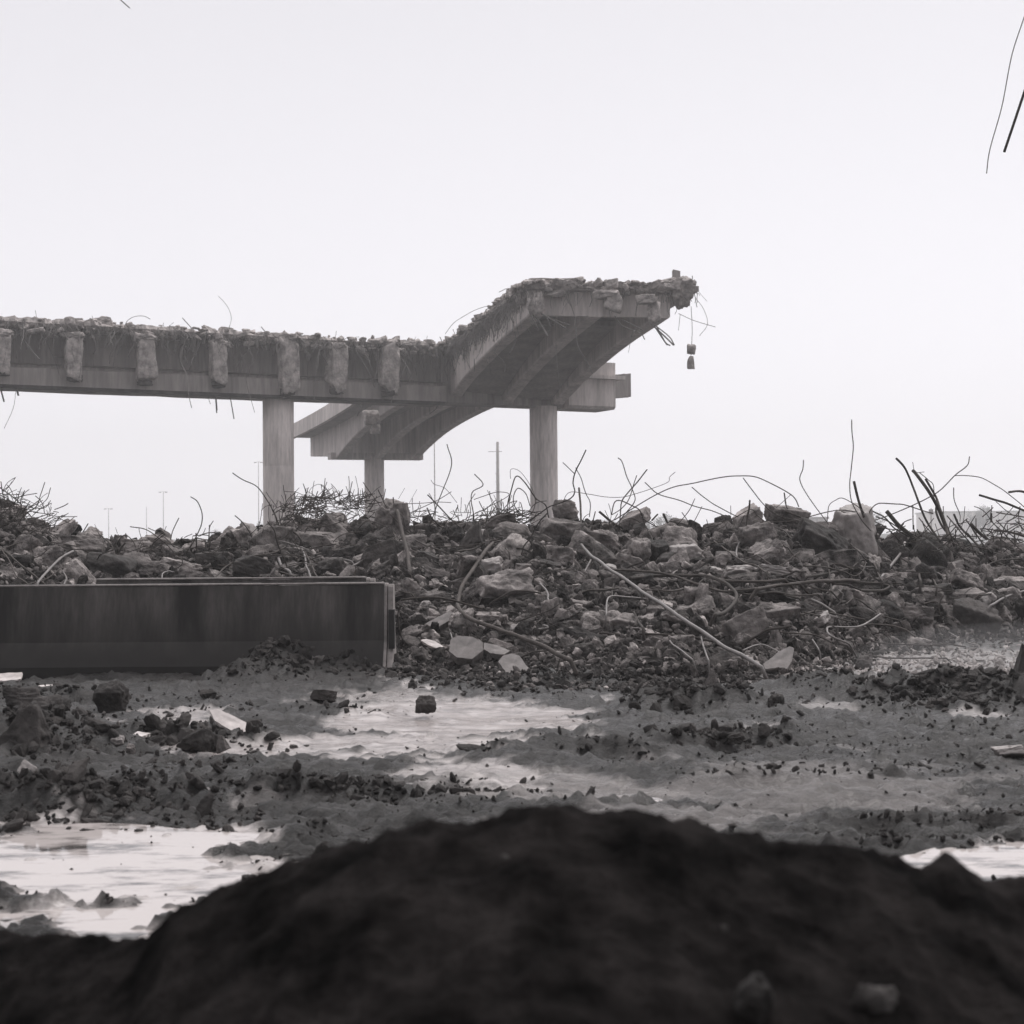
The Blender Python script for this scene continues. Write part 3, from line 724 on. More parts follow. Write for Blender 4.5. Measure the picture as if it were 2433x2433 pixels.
def make_chunk(seed, c, wid, hei, tone, shape, tilt, sub=5, kind="concrete_chunk", embed=.12, mats=None):
    rs_ = random.Random(seed)
    depth = {'slab': wid * rs_.uniform(.6, .85), 'plate': max(hei * .22, .03)}.get(shape, (wid + hei) * .5 * rs_.uniform(.75, 1.0))
    V, Fc = rock(seed, (wid, depth, hei), sub, **SH[shape])
    if shape in ('block', 'lump'):
        V = V @ np.array(Euler((math.radians(rs_.uniform(-8, 34)), 0, 0)).to_matrix()).T
    if shape == 'slab':   # tip the top face a little towards the viewer
        rot = Euler((math.radians(rs_.uniform(-12, -34)), 0, 0)).to_matrix()
        V = V @ np.array(rot).T
    if shape == 'plate':
        V = V @ np.array(Euler((math.radians(-38), 0, 0)).to_matrix()).T
    if shape == 'wedge':
        k = np.clip((V[:, 2] / hei + .5), 0, 1)
        V[:, 0] *= (1.08 - .85 * k); V[:, 0] += wid * .12 * k
        V[:, 1] *= (1.05 - .6 * k)
    # turn so that a corner edge may face the camera, and lean in the picture plane
    yaw = Euler((0, 0, math.radians(rs_.uniform(-16, 16)))).to_matrix()
    V = V @ np.array(yaw).T
    V = V @ np.array(Euler((0, math.radians(tilt + (rs_.uniform(-14, 14) if seed < 3000 else 0)), 0)).to_matrix()).T
    me = mesh_np(kind, V, Fc, True)
    m = {'l': M_rublight, 'm': M_rub, 'd': M_rubdark}[tone]
    o = link(kind, me, mats or m, None, c)
    return o, depth
for i, (c, x, y, wd, hh, tone, shape, tilt) in enumerate(CH):
    u, v = px(c, x, y)
    hw, hh_ = wd / 2.76, hh / 2.76
    # depth: where its foot meets the pile
    f = hit(u, min(v + hh_ * .32, 1600), 20.5)
    Y = min(f.y + .12, np.interp(u, *CRY) + .4)
    wid, hei = hw / F * Y * 1.06, hh_ / F * Y * 1.12
    o, dp = make_chunk(1000 + i, P(u, v, Y), wid, hei, tone, shape, tilt)
    chunks.append(dict(o=o, u=u, v=v, w=hw, h=hh_, tone=tone, shape=shape))
# medium chunks filling the pile between them
protos = []
for k in range(16):
    shp = ['lump', 'block', 'wedge', 'block', 'slab', 'lump', 'block', 'lump'][k % 8]
    V, Fc = rock(4000 + k, (1, .85, {'slab': .38, 'block': .68, 'lump': .74, 'wedge': .8}[shp]), 4, **SH[shp])
    protos.append((shp, V, Fc))
nfill = 286 - len(CH)
rf = np.random.RandomState(11)
pm = {}
cells = []
while len(cells) < nfill:
    u = rf.uniform(0, 2433) if rf.rand() < .93 else rf.uniform(-60, 2500)
    yf = np.interp(u, *FOOT); yc = np.interp(u, *CRY)
    t = rf.uniform(.02, .98)
    if u < 930: t = rf.uniform(.55, 1.0)
    y = yf + t * (yc - yf); x = (u - CX) / F * y
    s = float(np.clip(rf.lognormal(math.log(.19 + .12 * t), .36), .13, .55))
    if all((x - a) ** 2 + (y - b) ** 2 > (.38 * (s + c_)) ** 2 for a, b, c_ in cells):
        cells.append((x, y, s))
for k, (x, y, s) in enumerate(cells):
    j = rf.randint(0, 16); tone = ['m', 'm', 'm', 'd', 'l'][rf.choice(5, p=[.22, .2, .2, .33, .05])]
    if (j, tone) not in pm:
        me = mesh_np("concrete_chunk", protos[j][1], protos[j][2], True)
        me.materials.append({'l': M_rublight, 'm': M_rub, 'd': M_rubdark}[tone])
        pm[(j, tone)] = me
    o = link("concrete_chunk", pm[(j, tone)], None, None, (x, y, pile_z(x, y) + s * .12))
    o.scale = (s * rf.uniform(.85, 1.3), s * rf.uniform(.8, 1.1), s * rf.uniform(.75, 1.05))
    o.rotation_euler = (rf.normal(.1, .5), rf.normal(0, .5), rf.uniform(0, 6.28))
    u, v = uv_of(np.array([x]), np.array([y]), np.array([o.location.z]))
    chunks.append(dict(o=o, u=float(u[0]), v=float(v[0]), w=s / y * F, h=s * .7 / y * F, tone=tone, shape=protos[j][0]))
# labels for the chunks: tone, size, shape, a landmark, and a count within those alike
ZU = [(-999, 330, "near the wire mesh behind the barrier"), (330, 640, "left of the left bridge column"), (640, 935, "behind the barrier's end"), (935, 1090, "around the bent steel rod"),
      (1090, 1330, "below the right bridge column"), (1330, 1560, "along the upper diagonal pipe"), (1560, 1800, "around the hooked ribbed bar"), (1800, 2080, "under the tall angular boulder"), (2080, 2999, "under the right fan of bars")]
tonew = {'l': 'pale', 'm': 'grey', 'd': 'dark'}
shapew = {'block': 'blocky', 'slab': 'flat', 'plate': 'flat', 'lump': 'rounded', 'wedge': 'pointed'}
buckets = {}
for c in chunks:
    z = [n for a, b, n in ZU if a <= c['u'] < b][0]
    lv = 'on the crest' if c['v'] < 1300 else ('on the upper slope' if c['v'] < 1410 else 'on the lower slope')
    size = 'large' if c['w'] > 62 else ('medium' if c['w'] > 44 else 'small')
    buckets.setdefault((size, tonew[c['tone']], shapew[c['shape']], lv, z), []).append(c)
ORD = ["", "second", "third", "fourth", "fifth", "sixth", "seventh", "eighth", "ninth", "tenth", "eleventh", "twelfth"]
for (size, tn, sh, lv, z), L in buckets.items():
    L.sort(key=lambda c: c['u'])
    for k, c in enumerate(L):
        lab = f"{size} {tn} {sh} chunk {lv} {z}"
        if len(L) > 1:
            lab += ", leftmost" if k == 0 else (", rightmost" if k == len(L) - 1 else ", " + ORD[k])
        tag(c['o'], lab, "concrete chunk", "broken concrete chunks on the rubble pile")

# slabs and rocks lying on the mud: name, u, v (centre), w, h px, tone, shape, tilt, material, label
def mud_piece(name, u, v, w_, h_, tone, shape, tilt, label, cat, m=None, seed=0):
    p = G(u, v + h_ * .42)
    Y = p.y + .03
    o, _ = make_chunk(7000 + seed, P(u, v, Y), w_ / F * Y * 1.05, h_ / F * Y * 1.15, tone, shape, tilt, mats=m, kind=name)
    return tag(o, label, cat)
mud = [
 ("concrete_chunk", 283, 1762, 34, 28, 'l', 'lump', 0, "small pale chunk in the cluster left of the leaning slab", None),
 ("concrete_chunk", 308, 1778, 26, 22, 'm', 'lump', 10, "little grey chunk at the right foot of the pale cluster", None),
 ("concrete_slab", 594, 1748, 28, 10, 'l', 'plate', 0, "tiny white sliver under the lower end of the leaning slab", M_wetslab),
 ("concrete_slab", 65, 1838, 50, 34, 'l', 'slab', 28, "small tilted splinter on the mud at the lower left", None),
 ("concrete_chunk", 270, 1655, 74, 62, 'd', 'block', -12, "dark angular boulder on the mud below the barrier", None),
 ("concrete_chunk", 60, 1735, 150, 105, 'd', 'wedge', 0, "big dark boulder at the left edge of the mud", None),
 ("concrete_chunk", 225, 1738, 60, 50, 'd', 'block', 20, "dark rock right of the big left edge boulder", None),
 ("concrete_chunk", 60, 1665, 110, 40, 'd', 'slab', 3, "dark slab under the bright broken slab", None),
 ("concrete_chunk", 120, 1680, 90, 30, 'd', 'lump', 0, "low dark lump between the two left boulders", None),
 ("concrete_chunk", 470, 1755, 100, 50, 'd', 'wedge', 8, "dark rock supporting the leaning slab", None),
 ("concrete_chunk", 525, 1768, 40, 34, 'm', 'wedge', -10, "grey pointed chip below the leaning slab", None),
 ("concrete_chunk", 1011, 1672, 46, 42, 'd', 'lump', 4, "dark squarish lump standing in the pale wet flat", None),
 ("concrete_chunk", 1692, 1628, 46, 56, 'd', 'wedge', 0, "dark pointed stone on the mud heap at the pile's foot", None),
 ("concrete_chunk", 1754, 1630, 30, 26, 'd', 'wedge', 0, "small dark pointed stone beside the mud heap", None),
 ("concrete_chunk", 1598, 1660, 34, 30, 'd', 'lump', 0, "dark clod left on the mud heap", None),
 ("concrete_chunk", 1840, 1672, 50, 36, 'd', 'lump', 0, "dark clod at the right end of the mud heap", None),
 ("concrete_chunk", 2424, 1592, 46, 84, 'd', 'wedge', 0, "dark pointed stone cut by the right picture edge", None),
 ("concrete_chunk", 893, 1562, 46, 40, 'd', 'lump', 0, "dark stone on the dirt heap at the barrier's end", None),
 ("concrete_chunk", 788, 1600, 28, 22, 'd', 'lump', 0, "small dark stone in the dirt heap before the barrier", None),
 ("concrete_chunk", 495, 1650, 36, 16, 'd', 'block', 0, "flat dark lump alone on the mud below the barrier", None),
 ("concrete_chunk", 770, 1655, 60, 20, 'd', 'slab', 3, "wide dark clod left of the pale wet flat", None),
 ("concrete_chunk", 1745, 1756, 54, 28, 'd', 'lump', 0, "dark round clod on the mud ridge", None),
 ("concrete_slab", 2400, 1786, 66, 22, 'l', 'slab', -8, "pale flat stone on the mud near the right edge", None),
 ("concrete_chunk", 1120, 1785, 60, 16, 'd', 'lump', 0, "low dark clod on the front lip of the pale wet flat", None),
 ("concrete_chunk", 590, 2088, 34, 20, 'd', 'lump', 0, "small dark clod at the mound's left slope by the puddle", None),
]
for k, (n, u, v, w_, h_, tone, shape, tilt, lab, m) in enumerate(mud):
    mud_piece(n, u, v, w_, h_, tone, shape, tilt, lab, "concrete slab" if n == "concrete_slab" else "concrete chunk", m, k)
# broken slabs whose outline can be seen: each a tilted prism with chipped edges
def prism(name, poly, thick, lean, m, label, cat, seed, ybase=None, push=0.0):
    r_ = random.Random(seed)
    vb = max(p[1] for p in poly); ub = sum(p[0] for p in poly) / len(poly)
    Y0 = (ybase if ybase else max(hit(ub, vb).y if vb < 1600 else G(ub, vb).y, 3)) - push
    pts = []
    n = len(poly)
    for i in range(n):
        a, b = poly[i], poly[(i + 1) % n]
        for k in range(5):
            t_ = k / 5; j = 0 if k == 0 else 1
            L_ = math.hypot(b[0] - a[0], b[1] - a[1])
            pts.append((a[0] + (b[0] - a[0]) * t_ + j * r_.uniform(-.022, .022) * L_, a[1] + (b[1] - a[1]) * t_ + j * r_.uniform(-.018, .018) * L_))
    top = np.array([P(u, v, Y0 + (vb - v) / F * Y0 * lean) for u, v in pts])
    c = top.mean(0)
    nrm = np.array([0, -1.0, lean]); nrm /= np.linalg.norm(nrm)
    rings = [c + (top - c) * .02, c + (top - c) * .5 + nrm * .002, c + (top - c) * .975 + nrm * 0, top - nrm * .012, top - nrm * thick * .55 + (c - top) * .01, c + (top - c) * .93 - nrm * thick]
    V = np.array(rings); V[3:] += np.array([[r_.uniform(-.006, .006) for _ in range(3)] for _ in range(V[3:].shape[0] * V.shape[1])]).reshape(V[3:].shape)
    V, Fc = sweep(V)
    Fc = Fc[:, ::-1]
    o = link(name, mesh_np(name, V - c, Fc, False), m, None, tuple(c))
    return tag(o, label, cat)
def cr(L, ox, oy, sc): return [(ox + x / sc, oy + y / sc) for x, y in L]
prism("concrete_slab", cr([(958, 648), (1000, 645), (1060, 672), (1140, 712), (1168, 745), (1110, 762), (1060, 745), (985, 700)], 0, 1350, 1.932), .035, 1.1, M_wetslab, "long bright slab leaning on mud clods in front of the barrier", "concrete slab", 1, push=.05)
prism("concrete_slab", cr([(-60, 484), (103, 477), (98, 508), (40, 515), (-60, 518)], 0, 1350, 1.932), .03, 2.2, M_wetslab, "bright flat slab under the barrier at the far left edge", "concrete slab", 2)
prism("concrete_slab", cr([(120, 583), (140, 560), (180, 536), (243, 532), (244, 555), (190, 575), (128, 588)], 0, 1350, 1.932), .03, 1.6, M_wetslab, "bright broken slab tilted on dark rocks below the barrier", "concrete slab", 3, push=.1)
prism("concrete_slab", cr([(595, 773), (630, 748), (692, 757), (650, 773)], 0, 1350, 1.932), .02, 2.2, M_wetslab, "small bright slab left of the long leaning slab", "concrete slab", 4, push=.08)
S5 = lambda L: cr(L, 600, 1050, 2.76)
prism("concrete_slab", S5([(1300, 1290), (1345, 1270), (1440, 1275), (1510, 1310), (1512, 1370), (1440, 1425), (1340, 1415), (1285, 1370)]), .14, .75, M_smooth, "flat eight sided grey slab at the pile's foot right of the barrier", "concrete slab", 5, push=.3)
prism("concrete_slab", S5([(1610, 1440), (1640, 1400), (1700, 1385), (1750, 1400), (1825, 1500), (1760, 1525), (1660, 1512)]), .1, .9, M_smooth, "flat grey slab lying right of the eight sided slab", "concrete slab", 6, push=.25)
prism("concrete_slab", S5([(1515, 1315), (1600, 1330), (1690, 1370), (1650, 1395), (1560, 1385), (1515, 1360)]), .1, 1.2, M_smooth, "narrow grey slab between the two flat slabs at the pile's foot", "concrete slab", 61, push=.22)
prism("concrete_slab", S5([(1135, 1190), (1230, 1140), (1290, 1108), (1340, 1122), (1300, 1165), (1230, 1205), (1160, 1242)]), .12, 1.0, M_smooth, "slanted grey slab above the white splinter by the barrier's end", "concrete slab", 7, push=.3)
prism("concrete_slab", S5([(1100, 1297), (1140, 1290), (1200, 1306), (1262, 1345), (1200, 1350), (1140, 1325)]), .03, 1.3, M_wetslab, "bright white splinter between barrier and flat grey slab", "concrete slab", 8, push=.3)
prism("concrete_slab", cr([(1690, 1455), (1740, 1420), (1800, 1370), (1870, 1338), (1897, 1350), (1880, 1440), (1850, 1488), (1790, 1478), (1705, 1492)], 1200, 1050, 2.76), .12, .8, M_smooth, "pointed grey slab leaning by the lower end of the diagonal pipe", "concrete slab", 9, push=.3)
# stones in the soil mound
for k, (u, v, w_, h_, tone, lab) in enumerate([(1790, 2375, 95, 150, 'm', "grey stone in the lower part of the dark soil mound"), (2075, 2395, 120, 90, 'd', "dim rounded stone right of the grey stone in the soil mound"),
                                          (1200, 2045, 26, 24, 'm', "tiny stone below the crest of the soil mound"), (1140, 2165, 26, 30, 'm', "small pale pebble on the soil mound's left face"),
                                          (1765, 2140, 26, 20, 'm', "small pebble on the soil mound's right face"), (1720, 2210, 20, 34, 'm', "thin upright pebble in the middle of the soil mound")]):
    p = on_mound(u, v)
    s = p.y / F
    o, _ = make_chunk(7600 + k, p + Vector((0, 0, .0)), w_ * s, h_ * s, 'd' if tone == 'd' else 'm', 'lump', 10, mats=M_rubdark, kind="stone", sub=4)
    tag(o, lab, "stone")

# ------------------------------------------------------------------ jersey barriers
def barrier(x0, x1, Y, top, label, tilt=-1.0, holes=False):
    """New-Jersey profile, swept along x; origin at the right-hand end"""
    root = bpy.data.objects.new("concrete_barrier", None); COL.objects.link(root)
    L = x1 - x0
    prof = [(-.30, -.12), (-.30, .07), (-.16, .30), (-.085, top - .025), (-.065, top), (.065, top), (.085, top - .025), (.16, .30), (.30, .07), (.30, -.12)]
    n = 120
    xs = np.concatenate([np.linspace(-L, -.05, n), [-.02, -.001]])
    rings = []
    for x in xs:
        k = 1 - max(0, (x + .03)) * 1.2
        r = np.array([(x, a * k, b if b < top - .01 else b - max(0, x + .03) * .5) for a, b in prof])
        rings.append(r)
    R = np.array(rings)
    wob = fbm2(R[..., 0], R[..., 2], 1.1, 3, 5) * .006
    chip = np.clip(fbm2(R[..., 0], R[..., 2] * 0, 2.2, 4, 8, .6) - .45, 0, 1) * .06
    R[..., 1] += wob
    R[..., 2] -= chip * (R[..., 2] > top - .01)
    V, Fc = sweep(R)
    b = link("body", mesh_np("body", V, Fc, False), M_barrier, root)
    # pale tube painted as the arris's sky highlight, a joint and the end plate
    mb = MB()
    mb.add(*tube(np.array([(x, -.083 + .004 * math.sin(x * 3), top - .010) for x in np.linspace(-L, -.01, 60)]), .011, 6))
    mb.build("edge_highlight", M_barredge, root)
    V, Fc = sweep([[(x, a * .98, max(z, -.1) - .012) for a, z in prof] for x in (-.0, .028)])
    link("end_chamfer", mesh_np("end_chamfer", V, Fc, False), M_barredge, root)
    V, Fc = sweep([[(x, a * .90, max(z, -.1) - .022) for a, z in prof] for x in (.036, .085)])
    link("end_plate", mesh_np("end_plate", V, Fc, False), M_barredge, root)
    mb = MB(); mb.add(*sweep([[(.05, -.205, z0), (.105, -.20, z0), (.105, -.10, z0), (.05, -.10, z0)] for z0 in (.22, .60)])); mb.build("slot_strip", M_black, root, False)  # black strip standing in for the dark slot of the end plate
    root.location = (x1, Y, 0)
    root.rotation_euler = (0, 0, math.radians(tilt))
    return tag(root, label, "barrier", "concrete road barriers")
barrier(-7.5, P(912, 1500, 14.25).x, 14.45, .865, "long dark stained concrete barrier standing in front of the rubble pile at left")
b2 = barrier(P(235, 1380, 15.4).x, P(872, 1380, 15.4).x, 15.4, .90, "second concrete barrier mostly hidden behind the long stained one, only its top showing", 0)

# ------------------------------------------------------------------ bent reinforcing bars
R4 = [([(1525,203),(1600,250),(1680,290),(1735,360),(1790,450),(1838,580),(1850,640)],2.6),([(1540,483),(1600,540),(1640,610),(1660,700),(1665,770)],2.8),([(1255,355),(1300,390),(1328,460),(1320,540),(1285,620),(1240,700),(1195,750)],2.6),
 ([(857,552),(950,570),(1050,630),(1120,700),(1180,780),(1260,820),(1450,888)],2.6),([(972,562),(1050,600),(1100,640),(1150,700)],2),([(778,705),(785,640),(825,606),(870,640),(893,690)],2.4),([(1000,740),(1005,670),(1040,635),(1083,605)],2.4),
 ([(1190,665),(1290,630),(1380,640),(1560,662)],2.6),([(1284,600),(1290,680),(1298,750)],3.4),([(1385,630),(1365,745)],3),([(937,655),(900,740),(865,810)],3),([(575,538),(530,610),(500,650)],2.4),([(293,265),(265,350),(240,420),(180,460)],2.2),
 ([(335,298),(310,370),(260,420)],2),([(160,320),(135,390),(150,470),(170,560)],2.2),([(8,258),(20,350),(45,420),(60,500)],2.4),([(505,490),(400,490),(300,470),(220,460)],2),([(435,475),(370,500),(330,520)],2),
 ([(100,630),(200,655),(400,700)],6),([(0,690),(120,790),(230,880),(290,930)],4.5),([(480,715),(400,760),(300,860),(240,930)],6.5,1),([(2,690),(80,820),(130,900),(180,935)],3.2),([(150,940),(300,900),(420,820),(560,790),(680,770)],3),
 ([(1870,690),(1780,730),(1600,760),(1480,820),(1420,880)],4),([(1665,755),(1800,745),(1932,740),(2050,765)],4.2),([(1670,760),(1760,820),(1860,860),(1932,880)],3.5),([(1825,750),(1850,810),(1900,850)],7,1),([(1722,405),(1700,540),(1640,610)],1.6),
 ([(1370,920),(1450,890),(1560,880),(1600,898)],4),([(410,860),(430,900),(420,940)],5,1),([(10,700),(150,660),(330,660),(520,690)],2.6),([(620,540),(660,640)],1.2),([(760,560),(770,600)],1.2),([(640,590),(740,700),(770,820)],2.2),([(1320,800),(1420,730)],4),
 ([(1060,900),(1070,860),(1110,845),(1140,855)],3.5,1),([(0,300),(60,340),(130,400),(220,500),(330,600),(380,650)],2.6),([(0,560),(90,500),(180,440),(260,380)],2.2)]
R5 = [([(1273,18),(1300,100),(1303,170),(1260,290),(1225,380),(1170,530)],2.6),([(1455,213),(1508,285),(1440,330),(1430,390),(1447,470),(1455,530)],2.6),([(1675,400),(1700,300),(1730,225),(1780,260),(1850,360),(1920,420),(1945,500)],3),
 ([(1692,240),(1700,175),(1760,200),(1830,310),(1860,400)],1.3),([(1820,420),(1790,340),(1740,305),(1710,360),(1720,430),(1780,490)],2.4),([(725,262),(790,360),(860,450)],2),([(612,292),(640,360),(690,420)],1.6),([(430,322),(410,380),(385,440)],2.4),
 ([(310,370),(270,440)],2.2),([(368,370),(380,310),(430,277),(480,300),(500,370)],1.2),([(820,318),(855,385),(880,430)],2.6),([(868,312),(852,390)],2.2),([(945,455),(975,560),(1010,700),(1030,870)],9.5),([(925,360),(930,430),(980,480),(1000,560)],2.8),
 ([(920,570),(935,620),(960,680),(1000,760)],4.5),([(290,548),(480,550),(620,510),(690,480)],2.6),([(380,750),(560,700),(680,670),(820,690),(960,700)],4),([(1145,350),(1200,400),(1330,540),(1420,600),(1560,640)],3),([(1050,630),(1110,600),(1150,605)],7,1),
 ([(1580,660),(1530,710),(1450,830),(1370,950),(1345,1050),(1360,1100),(1450,1160),(1600,1220),(1780,1290),(1932,1350),(2086,1430)],9,2),([(1330,720),(1450,700),(1540,650),(1620,650),(1680,730)],4),([(325,690),(350,790),(375,900)],5,1),([(335,700),(380,800),(430,910)],4),
 ([(480,770),(560,770),(640,785)],5.5,1),([(660,810),(700,790),(750,755)],5,1),([(1000,600),(1100,660),(1250,720),(1340,750),(1430,755)],4),([(1030,700),(1100,740),(1140,720)],3),([(1290,1205),(1310,1285)],3.5,1),([(930,975),(1045,995)],4),([(1000,405),(1180,395),(1300,400)],1.8),
 ([(1030,470),(1200,390),(1300,330)],2),([(900,470),(1000,560),(1090,640)],2.6),([(1170,250),(1190,280),(1260,310),(1340,400)],1.2),([(1400,500),(1560,420),(1680,350),(1600,330),(1450,380)],1.8),([(190,440),(300,470),(420,460)],2.2),([(960,370),(1000,300)],1),([(1030,400),(1080,310)],1),
 ([(1480,560),(1600,480),(1700,470),(1850,500)],2.2),([(1145,430),(1180,500),(1240,560)],3.4),([(1590,430),(1560,480)],3.4),([(700,560),(760,520),(900,570)],2.2),([(640,640),(690,560)],2.4),([(310,660),(360,560)],3),([(420,600),(440,560)],2.2)]
R6 = [([(533,50),(500,120),(465,190),(445,270),(455,330),(430,370),(360,400),(290,425),(240,460),(130,530),(0,590)],3),([(375,138),(450,210)],2.2),([(468,165),(500,230),(530,320),(558,400),(555,490)],2.2),([(488,298),(490,420),(498,560),(500,670)],5),
 ([(743,103),(765,130),(800,230),(835,300),(855,380),(780,480),(700,570),(640,620)],2.6),([(932,180),(870,260),(800,340),(760,400),(755,490),(750,570)],3),([(862,222),(840,290),(810,380),(760,440),(700,480)],2.2),
 ([(1113,200),(1080,230),(1070,262),(980,300),(870,335),(760,365),(640,360),(540,345),(440,330),(400,350),(380,400)],1.5),([(918,265),(1010,340),(1140,380),(1240,420),(1350,450),(1440,485)],2.4),
 ([(720,510),(870,415),(1000,340),(1120,290),(1280,260),(1420,235),(1540,222),(1640,228),(1740,270),(1850,330),(1900,370),(1928,425)],2.6),([(1225,297),(1300,360),(1400,425),(1530,490)],2.6),([(1560,235),(1620,320),(1700,420),(1780,480),(1932,520)],2.4),
 ([(1245,372),(1200,460),(1115,560)],2),([(1290,425),(1235,530)],1.8),([(615,460),(720,540),(800,580)],6),([(1038,470),(1082,555)],5.5),([(1000,475),(965,512)],4),([(695,480),(715,400),(760,388),(840,420),(890,450),(920,530),(950,610),(990,690),(1080,770)],3),
 ([(590,458),(560,560),(510,620)],3),([(1480,418),(1480,480)],1.6),([(1832,333),(1848,430)],2),([(1870,350),(1780,430)],1.6),([(500,670),(560,740),(680,830),(850,950),(1000,1050),(1150,1150),(1300,1250),(1450,1350),(1690,1470)],8.5,1),
 ([(660,830),(800,845),(980,860),(1130,890),(1280,940),(1420,980),(1560,970),(1800,940),(1932,930)],5.5,2),([(820,895),(960,885),(1200,880),(1330,880),(1420,915),(1500,985),(1510,1040),(1450,1110),(1380,1130)],8,2),([(1330,880),(1440,910),(1620,918),(1830,905)],7,2),
 ([(1300,900),(1270,940),(1340,980),(1500,985),(1600,1005),(1760,990),(1860,1005),(1932,1030)],4.5),([(430,1030),(520,980),(640,970),(760,955)],5),([(565,770),(540,820),(500,890)],4.5,1),([(660,1140),(680,1020),(800,1018),(920,1030)],4.5,1),([(715,930),(698,980),(700,1025)],4),
 ([(230,930),(270,970),(285,1040)],5,1),([(840,1120),(870,1180),(905,1225)],7),([(1285,1280),(1310,1370),(1335,1435)],4.5,1),([(1085,1300),(1150,1370),(1230,1425)],4.5,1),([(1550,1375),(1640,1340),(1700,1340),(1790,1385)],4,1),([(1370,650),(1450,710),(1560,790),(1640,810),(1715,855)],4),
 ([(1550,640),(1520,700),(1520,750)],4.5,1),([(800,620),(940,640),(1070,680)],4),([(700,760),(790,790),(880,840)],6),([(1640,470),(1720,540),(1850,600),(1932,720)],3),([(1720,440),(1830,500),(1932,545)],2.4),([(880,490),(960,540),(1060,590)],3),
 ([(1150,580),(1300,560),(1400,540),(1500,500),(1610,440),(1650,470)],2.2),([(560,590),(700,620),(860,650)],3.4),([(600,530),(700,520),(740,470)],2.2),([(1000,560),(1120,600),(1280,600)],2.4),([(1650,740),(1780,820),(1932,720)],3.4),([(940,960),(1060,985),(1190,965)],5),([(1090,900),(1140,960)],4.5),
 ([(760,880),(880,960),(1000,970)],3.4),([(1300,690),(1360,660),(1440,655)],3.4)]
